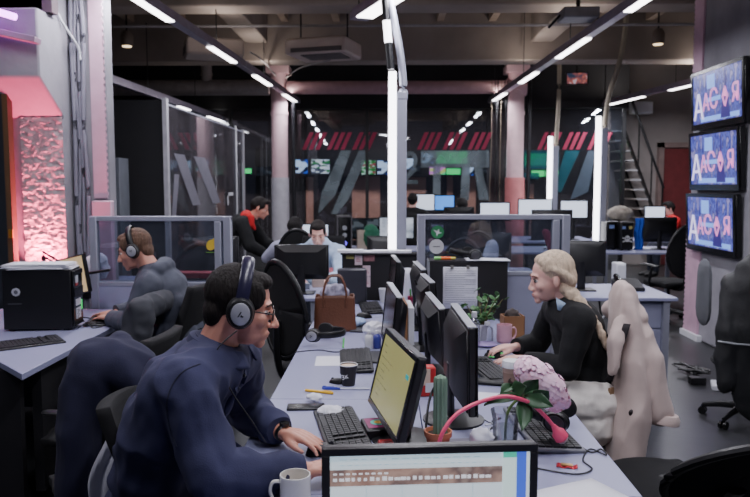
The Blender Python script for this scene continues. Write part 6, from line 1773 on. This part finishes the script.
part(MB().bx(-0.048, 0.02, -0.033, -0.03, 0.05, 0.118), 'packet_front', mat('snack_beige', (214, 190, 168), .6), sn)
q = MB(); q.bx(0.0, 0.04, -0.0335, -0.03, 0.02, 0.06); part(q, 'white_patch', WHITE, sn)
crumple('pinkish paper napkin between the near monitors', lay(418, 381), 0.07, 0.05, 0.05, mat('napkin', (222, 196, 190), .9), 'napkin', 'napkin')
flat('grey pad under the large edge on monitor', 'grey_pad', 'pad', lay(464, 446), 0.20, 0.09, 0.012, mat('pad_grey', (120, 116, 130), .6), R(6), 0.003)
flat('pink notebook beside the terracotta pot', 'pink_notebook', 'notebook', lay(468, 455), 0.13, 0.05, 0.014, mat('pink_note', (190, 110, 140), .6), R(2), 0.003)
crumple('crumpled white paper beside the pink notebook', lay(481, 450), 0.035, 0.03, 0.06, PAPER, 'crumpled_paper', 'paper', 30)
flat('white sheet left of the takeaway coffee cup', 'paper_sheet', 'paper', lay(489, 397), 0.16, 0.12, 0.002, PAPER, R(-12))
flat('dark glasses case in front of the yellow highlighter', 'glasses_case', 'case', lay(491, 384), 0.16, 0.07, 0.02, BLK, R(-14), 0.01)
q = MB(); q.grid(lambda u, v: V((-0.24 + 0.48 * u, -0.15 + 0.30 * v, 0.002 + 0.004 * math.sin(3 * u) * v)), 8, 6)
solo(q, 'paper_sheet', PAPER, 'large white sheet at the lower right corner of the desk', 'paper', (0.47, 1.885, 0.7405), R(28), solid=0.002)
# sweet wrapper
sw = thing('sweet_wrapper', 'small red and gold wrapper on the desk near the black lead', 'wrapper', lay(567, 467), R(-14))
part(MB().grid(lambda u, v: V((-0.032 + 0.064 * u, -0.015 + 0.03 * v, 0.003 + 0.003 * math.sin(14 * u))), 12, 3), 'foil', mat('red_foil', (196, 44, 60), .3, .3), sw, solid=0.002)
part(MB().bx(-0.018, 0.018, -0.008, 0.010, 0.006, 0.009), 'gold_patch', mat('gold_foil', (190, 150, 90), .3, .5), sw)
# leads
solo(MB().tube(spline([lay(573, 440, .744), lay(590, 452, .744), lay(601, 449, .744), lay(606, 455, .744), lay(590, 449, .744), lay(583, 460, .744), lay(592, 469, .744), lay(575, 474, .744), lay(536, 468, .744)], 8), 0.0028, 6), 'headphone_lead', BLK, 'black looping lead on the near right desk', 'cable')
solo(MB().tube(spline([lay(296, 352, .743), lay(318, 350, .743), lay(336, 352, .743), lay(352, 350, .743), lay(366, 350, .743)], 6), 0.003, 6), 'desk_cable', BLK, 'black cable lying across the joint of the left desks', 'cable')
for k, (a, b, c, d, m) in enumerate((((418, 292), (424, 300), (418, 312), (424, 328), WHITE), ((428, 284), (416, 305), (420, 320), (428, 336), WHITE), ((432, 300), (420, 318), (425, 330), (420, 342), WHITE), ((415, 280), (420, 296), (417, 316), (423, 340), BLK))):
    pts = [at(*a, 4.0), at(*b, 4.02), at(*c, 4.04), at(*d, 4.0)]
    solo(MB().tube(spline(pts, 6), 0.006, 6), 'monitor_cable', m, 'one of the white and black cables tangled between the far monitors', 'cable', group='cables between the far monitors')
solo(MB().tube(spline([at(452, 380, 2.75), at(438, 383, 2.72), at(430, 398, 2.7), at(426, 425, 2.6), at(428, 440, 2.55)], 6), 0.005, 6), 'monitor_cable', BLK, 'black cable arching beside the cactus', 'cable')
solo(MB().tube(spline([at(452, 392, 2.75), at(440, 400, 2.72), at(434, 415, 2.7), at(432, 438, 2.6)], 6), 0.004, 6), 'monitor_cable', mat('green_cable', (110, 190, 90), .5), 'green cable behind the cactus', 'cable')
solo(MB().tube(spline([on(614, 303), at(606, 314, 5.66), at(590, 330, 5.62), at(580, 336, 5.6)], 6), 0.008, 6), 'white_cable', WHITE, 'white cable hanging off the desk behind the blonde woman', 'cable')
# pink flexible lamp
PKL = mat('hot_pink_silicone', (236, 84, 122), .4, var=0.03)
fl = thing('flexible_lamp', 'hot pink flexible lamp arching over the near right keyboard', 'lamp', (0.0, 0.0, 0.0))
arc = spline([at(438, 449, 2.17), at(443, 432, 2.17), at(457, 414, 2.19), at(480, 402, 2.22), at(505, 396.5, 2.25), at(528, 402, 2.28), at(544, 415, 2.30), at(555, 428, 2.31)], 8)
hd_a = at(555, 428, 2.31); hd_b = at(566, 444, 2.32); d = (hd_b - hd_a).normalized()
base = V((arc[0].x, arc[0].y, 0.742))
part(MB().tube([base] + arc, 0.0065, 10), 'flexible_arm', PKL, fl)
part(MB().tube([hd_a - d * 0.01, hd_a + d * 0.008, hd_a + d * 0.02, hd_a + d * 0.042, hd_a + d * 0.052], [0.008, 0.013, 0.022, 0.024, 0.010], 16), 'lamp_head', PKL, fl)
part(MB().tube([hd_a + d * 0.0525, hd_a + d * 0.0535], 0.017, 14), 'lens', WHITE, fl)
part(MB().lathe([(0.028, 0), (0.03, 0.004), (0.012, 0.012)], 18, c=(base.x, base.y, 0.741)), 'lamp_base', PKL, fl)
# hydrangea in a glass vase
va = thing('glass_vase', 'clear glass vase holding the pink flower bunch', 'vase', lay(505, 448))
part(MB().lathe([(0.036, 0), (0.040, 0.003), (0.043, 0.10), (0.050, 0.13), (0.047, 0.13), (0.040, 0.10), (0.037, 0.012), (0.01, 0.01)], 28), 'vase_body', CLEAR, va)
part(MB().lathe([(0.036, 0.012), (0.0385, 0.075), (0.01, 0.075)], 24), 'water', glassy('water', (235, 240, 236), 0.03, 0.05), va)
fc = at(542, 384, 2.36) 
fw_ = thing('flower_bunch', 'bunch of pale pink hydrangea flowers with dark leaves', 'flowers', lay(505, 448))
o0 = V(lay(505, 448)); cc = fc - o0
HYD = mat('hydrangea_pink', (250, 206, 228), 0.7, var=0.10, scale=40, sss=0.1)
petals = MB(); rr = random.Random(11)
ax1 = (at(562, 406, 2.36) - at(518, 364, 2.36)); Lh = ax1.length * 0.5; ax1.normalize()
ax2 = V((ax1.z, 0, -ax1.x)); ax3 = ax1.cross(ax2)
for k in range(150):
    th = math.acos(1 - 2 * (k + .5) / 150); fi = k * 2.39996
    n = V((math.sin(th) * math.cos(fi), math.sin(th) * math.sin(fi), math.cos(th)))
    nn = (ax1 * (n.z / Lh) + ax2 * (n.x / 0.046) + ax3 * (n.y / 0.05)).normalized()
    c = cc + ax1 * (n.z * Lh) + ax2 * (n.x * 0.046) + ax3 * (n.y * 0.05) + nn * rr.uniform(-.004, .012)
    t1 = nn.cross(V((0.3, 0.2, 1))).normalized(); t2 = nn.cross(t1); a0f = rr.random() * 6
    for j in range(4):
        a = a0f + j * PI / 2; u_ = t1 * math.cos(a) + t2 * math.sin(a); w_ = t1 * -math.sin(a) + t2 * math.cos(a)
        b0 = c + nn * 0.002; m_ = c + u_ * 0.010 + nn * 0.006; e_ = c + u_ * 0.018 + nn * 0.002
        petals.add([b0, m_ - w_ * 0.009, e_ - w_ * 0.005, e_ + w_ * 0.005, m_ + w_ * 0.009], [(0, 1, 2, 3, 4)])
part(petals, 'petals', HYD, fw_, stuff=True)
q = MB(); q.ell(cc, (0.038, 0.038, 0.038), 14, 10); part(q, 'flower_core', mat('hydrangea_core', (224, 180, 202), .8), fw_)
q = MB(); q.tube(spline([V((0, 0, 0.02)), V((0.015, 0.0, 0.14)), cc], 6), 0.005, 8); part(q, 'stem', mat('flower_stem', (100, 128, 70), .6), fw_)
LEAF = mat('dark_leaf', (44, 78, 48), .45, var=.2, scale=20)
def leaf(a, b, w_, droop, nrm):
    a, b = V(a), V(b); d_ = b - a; s_ = d_.cross(V(nrm)).normalized()
    mb = MB()
    def f(u, v):
        p = a + d_ * u + V((0, 0, -droop * u * u)); ww = w_ * math.sin(PI * min(1, u ** 0.75)) * (1 - 0.15 * u)
        return p + s_ * (ww * (v - .5) * 2) + V(nrm) * (0.008 * abs(v - .5) * 2)
    mb.grid(f, 12, 6); return mb
for a, b, w_, nr in (((525, 400, 2.30), (521, 428, 2.22), 0.032, (0.2, -1, 0.3)), ((524, 396, 2.3), (553, 404, 2.24), 0.03, (0, -1, 0.4)), ((512, 393, 2.32), (526, 384, 2.26), 0.03, (0, -1, .6)), ((520, 396, 2.3), (484, 403, 2.22), 0.022, (0, -.6, 1)), ((524, 394, 2.32), (538, 376, 2.3), 0.028, (0, -1, 0.2)), ((535, 400, 2.3), (548, 388, 2.26), 0.03, (.1, -1, .3)), ((512, 386, 2.34), (500, 392, 2.28), 0.02, (0, -.7, 1))):
    part(leaf(at(*a) - o0, at(*b) - o0, w_, 0.01, nr), 'leaf', LEAF, fw_, solid=0.0012)
# clutter of keys and white bits round the vase
for k in range(9):
    px, py = 484 + (k * 37 % 36), 420 + (k * 23 % 26)
    pen('one of the slim pens scattered round the glass vase', (px, py), (px + 9 - 5 * (k % 4), py + 5 - 4 * (k % 3)), (SILV, WHITE, BLK)[k % 3], 0.003)['group'] = 'pens scattered round the glass vase'
solo(MB().lathe([(0.014, 0), (0.014, 0.03), (0.01, 0.034)], 14), 'nail_polish', mat('dark_red_polish', (140, 20, 50), .3), 'tiny dark red bottle at the desk edge behind the flowers', 'bottle', lay(566, 403))
# left desk bits
crumple('crumpled white bag with a blue print behind the left divider', (at(97, 272, 5.33).x, 5.33, 0.906), 0.09, 0.06, 0.20, mat('bag_white', (200, 200, 215), .8, var=.1), 'plastic_bag', 'bag', 12)
mg = mug('dark mug beyond the monitor on the jointed arm', lay(88, 298), 0.045, 0.10, BLK, R(0))
for k, (x, y) in enumerate(((78, 328), (90, 320), (84, 322))):
    p = on(x, y); solo(MB().tube(spline([(0, 0, .004), (0.05, 0.02, .02), (0.10, -0.02, .006), (0.14, 0.03, .004)], 6), 0.004, 6), 'desk_cable', BLK, 'one of the black cables curled on the left desk beside the computer tower', 'cable', p, R(50 * k), group='cables curled on the left desk')
solo(MB().bx(-0.17, 0.17, -0.07, 0.07, 0, 0.04), 'red_box', mat('box_red', (164, 44, 54), .6), 'flat red box seen through the left glass divider', 'box', at(197, 274.5, 5.35) - V((0, 0, 0.02)), bevel=0.003)
solo(MB().bx(-1.1, 0.0, -0.1, 0.1, 0.0, 0.02), 'grey_shelf', mat('shelf_grey', (120, 120, 134), .6), 'narrow shelf behind the left glass divider', 'shelf', (-1.15, 5.33, 0.885))
# right middle desk bits
bxp = thing('desk_telephone', 'black desk telephone behind the blonde woman', 'telephone', (2.02, 6.12, 0.74), R(0))
q = MB(); q.x = M.Identity(4); q.add([(-0.11, -0.1, 0), (0.11, -0.1, 0), (0.11, 0.1, 0), (-0.11, 0.1, 0), (-0.11, -0.1, 0.03), (0.11, -0.1, 0.03), (0.11, 0.1, 0.09), (-0.11, 0.1, 0.09)], [(0, 3, 2, 1), (4, 5, 6, 7), (0, 1, 5, 4), (1, 2, 6, 5), (2, 3, 7, 6), (3, 0, 4, 7)])
part(q, 'phone_body', BLK, bxp, bevel=0.006)
part(MB().limb([(-0.075, -0.09, 0.06), (-0.075, 0, 0.085), (-0.075, 0.09, 0.105)], [0.026, 0.018, 0.026], 10), 'handset', BLKG, bxp)
bottle('tiny yellow and green bottle beside the monitor stand behind the woman', (1.83, 5.80, 0.74), 0.02, 0.06, mat('lime_yellow', (214, 220, 60), .4), BLK)
q = MB()
for k in range(4): q.tube(spline([(1.35 + 0.16 * k, 5.74, 0.71), (1.40 + 0.15 * k, 5.70, 0.50 + 0.05 * (k % 2)), (1.5 + 0.13 * k, 5.72, 0.4), (1.55 + 0.1 * k, 5.8, 0.3)], 5), 0.008, 6)
solo(q, 'cable_bundle', BLK, 'black cables hanging under the desk behind the blonde woman', 'cables')
# skull desk bits
def shaker(label, px, py, m, h=0.12, r=0.035): 
    p = on(px, py); return solo(MB().lathe([(r, 0), (r, h * .7), (r * .6, h * .8), (r * .6, h)], 14), 'jar', m, label, 'jar', p)
shaker('blue cup at the foot of the right light post', 591.5, 249.5, mat('royal_blue', (44, 60, 190), .4), 0.13, 0.045)
crumple('little white toy figure at the foot of the right light post', lay(601, 250), 0.05, 0.04, 0.11, WHITE, 'toy_figure', 'toy', 16)
for k in range(4): shaker('one of four small pale jars in a row on the skull desk', 570 + 4.6 * k, 248, mat('jar_pale', (170, 190, 170), .4), 0.10, 0.03)['group'] = 'row of pale jars on the skull desk'
q = MB(); q.grid(lambda u, v: V((0.10 * (u - .5) + 0.01 * math.sin(9 * v), -0.03 + 0.01 * math.sin(12 * u), 0.43 * v)), 10, 12)
solo(q, 'blue_towel', mat('towel_blue', (40, 84, 190), .9, var=.12), 'blue towel hanging at the left edge of the wide dark monitor', 'towel', (3.42, 10.02, 0.74), solid=0.02)
crumple('pale crumpled cloth heap on top of the dark towers near the blue towel', (3.18, 10.05, 1.12), 0.17, 0.10, 0.20, mat('cloth_khaki', (160, 152, 140), .9, var=.3, scale=14), 'cloth_heap', 'cloth', 9)
flat('white sheets lying on the skull desk', 'paper_sheet', 'paper', lay(638, 248.5), 0.34, 0.2, 0.01, PAPER, R(6))
# right aisle floor clutter
q = MB(); rr = random.Random(6); b0 = on(693, 374, 0)
for k in range(5): q.tube(spline([b0 + V((rr.uniform(-.16, .16), rr.uniform(-.2, .2), 0.015 + 0.05 * rr.random())) for _ in range(5)], 5), 0.008, 6)
solo(q, 'cable_tangle', BLK, 'tangle of black cables on the floor by the right pillar', 'cables')
solo(MB().bx(-0.06, 0.06, -0.04, 0.04, 0, 0.06), 'power_adapter', BLK, 'black power adapter on the floor beside the cable tangle', 'adapter', on(697, 384, 0), bevel=0.006)
solo(MB().bx(-0.05, 0.07, -0.1, 0.1, 0, 0.04), 'floor_socket', WHITE, 'white socket strip on the floor behind the right chair', 'socket', on(718, 388, 0), R(-20), bevel=0.005)
# middle island far end and beyond
bkp = part(blob(MB().ell((0, 0, 0.17), (0.12, 0.09, 0.17), 16, 10).ell((0.02, -0.07, 0.1), (0.08, 0.05, 0.09), 12, 8), 0.014, 2, 'backpack', 0.01, 10), 'backpack', mat('green_backpack', (30, 96, 70), .8, var=.2)); bkp.location = lay(371, 249); tag(bkp, 'dark green backpack on the far desk left of the light post', 'backpack')
solo(MB().bx(-0.07, 0.07, -0.05, 0.05, 0, 0.26), 'beige_box', mat('beige_box', (170, 156, 142), .7), 'beige box on the far desk beside the green backpack', 'box', lay(362, 249), R(8), bevel=0.004)
for (px, py, w_, h_, c_, lb) in ((306, 250, 0.14, 0.10, (60, 60, 70), 'small dark box left of the noted panel'), (287, 287, 0.10, 0.06, (200, 200, 210), 'white paper bits on the desk under the monitor seen from behind'), (300, 289, 0.16, 0.05, (120, 126, 140), 'grey box on the desk under the monitor seen from behind'), (318, 287, 0.1, 0.07, (170, 150, 140), 'tan box on the desk beside the brown handbag')):
    solo(MB().bx(-w_ / 2, w_ / 2, -0.04, 0.04, 0, h_), 'small_box', mat('bx' + str(px), c_, .6), lb, 'box', lay(px, py), R(px % 17), bevel=0.004)

# garments and a bag seen through the right glass divider
q = MB(); c = at(492, 246, 6.75)
q.limb([c + V((0.0, 0, 0.0)), c + V((-0.03, 0, -0.16)), c + V((-0.05, 0, -0.36))], [(0.05, 0.05), (0.06, 0.09), (0.05, 0.08)], 12, ref=V((0, 1, 0)))
g_ = part(blob(q, 0.012, 3, 'white_jacket', 0.012, 12, stretch=(1, 1, .4)), 'jacket', mat('white_jacket', (176, 180, 198), .9)); tag(g_, 'white jacket hanging on an oval backed chair, seen through the right glass divider', 'jacket')
q = MB(); c = at(546, 233, 6.85)
q.limb([c, c + V((0.08, 0, -0.14)), c + V((0.13, 0, -0.30))], [(0.04, 0.03), (0.06, 0.06), (0.07, 0.08)], 12, ref=V((0, 1, 0)))
g_ = part(blob(q, 0.012, 3, 'maroon_scarf', 0.008, 12), 'scarf', mat('maroon_cloth', (120, 40, 62), .9)); tag(g_, 'maroon scarf behind the right glass divider, above the blonde woman', 'scarf')
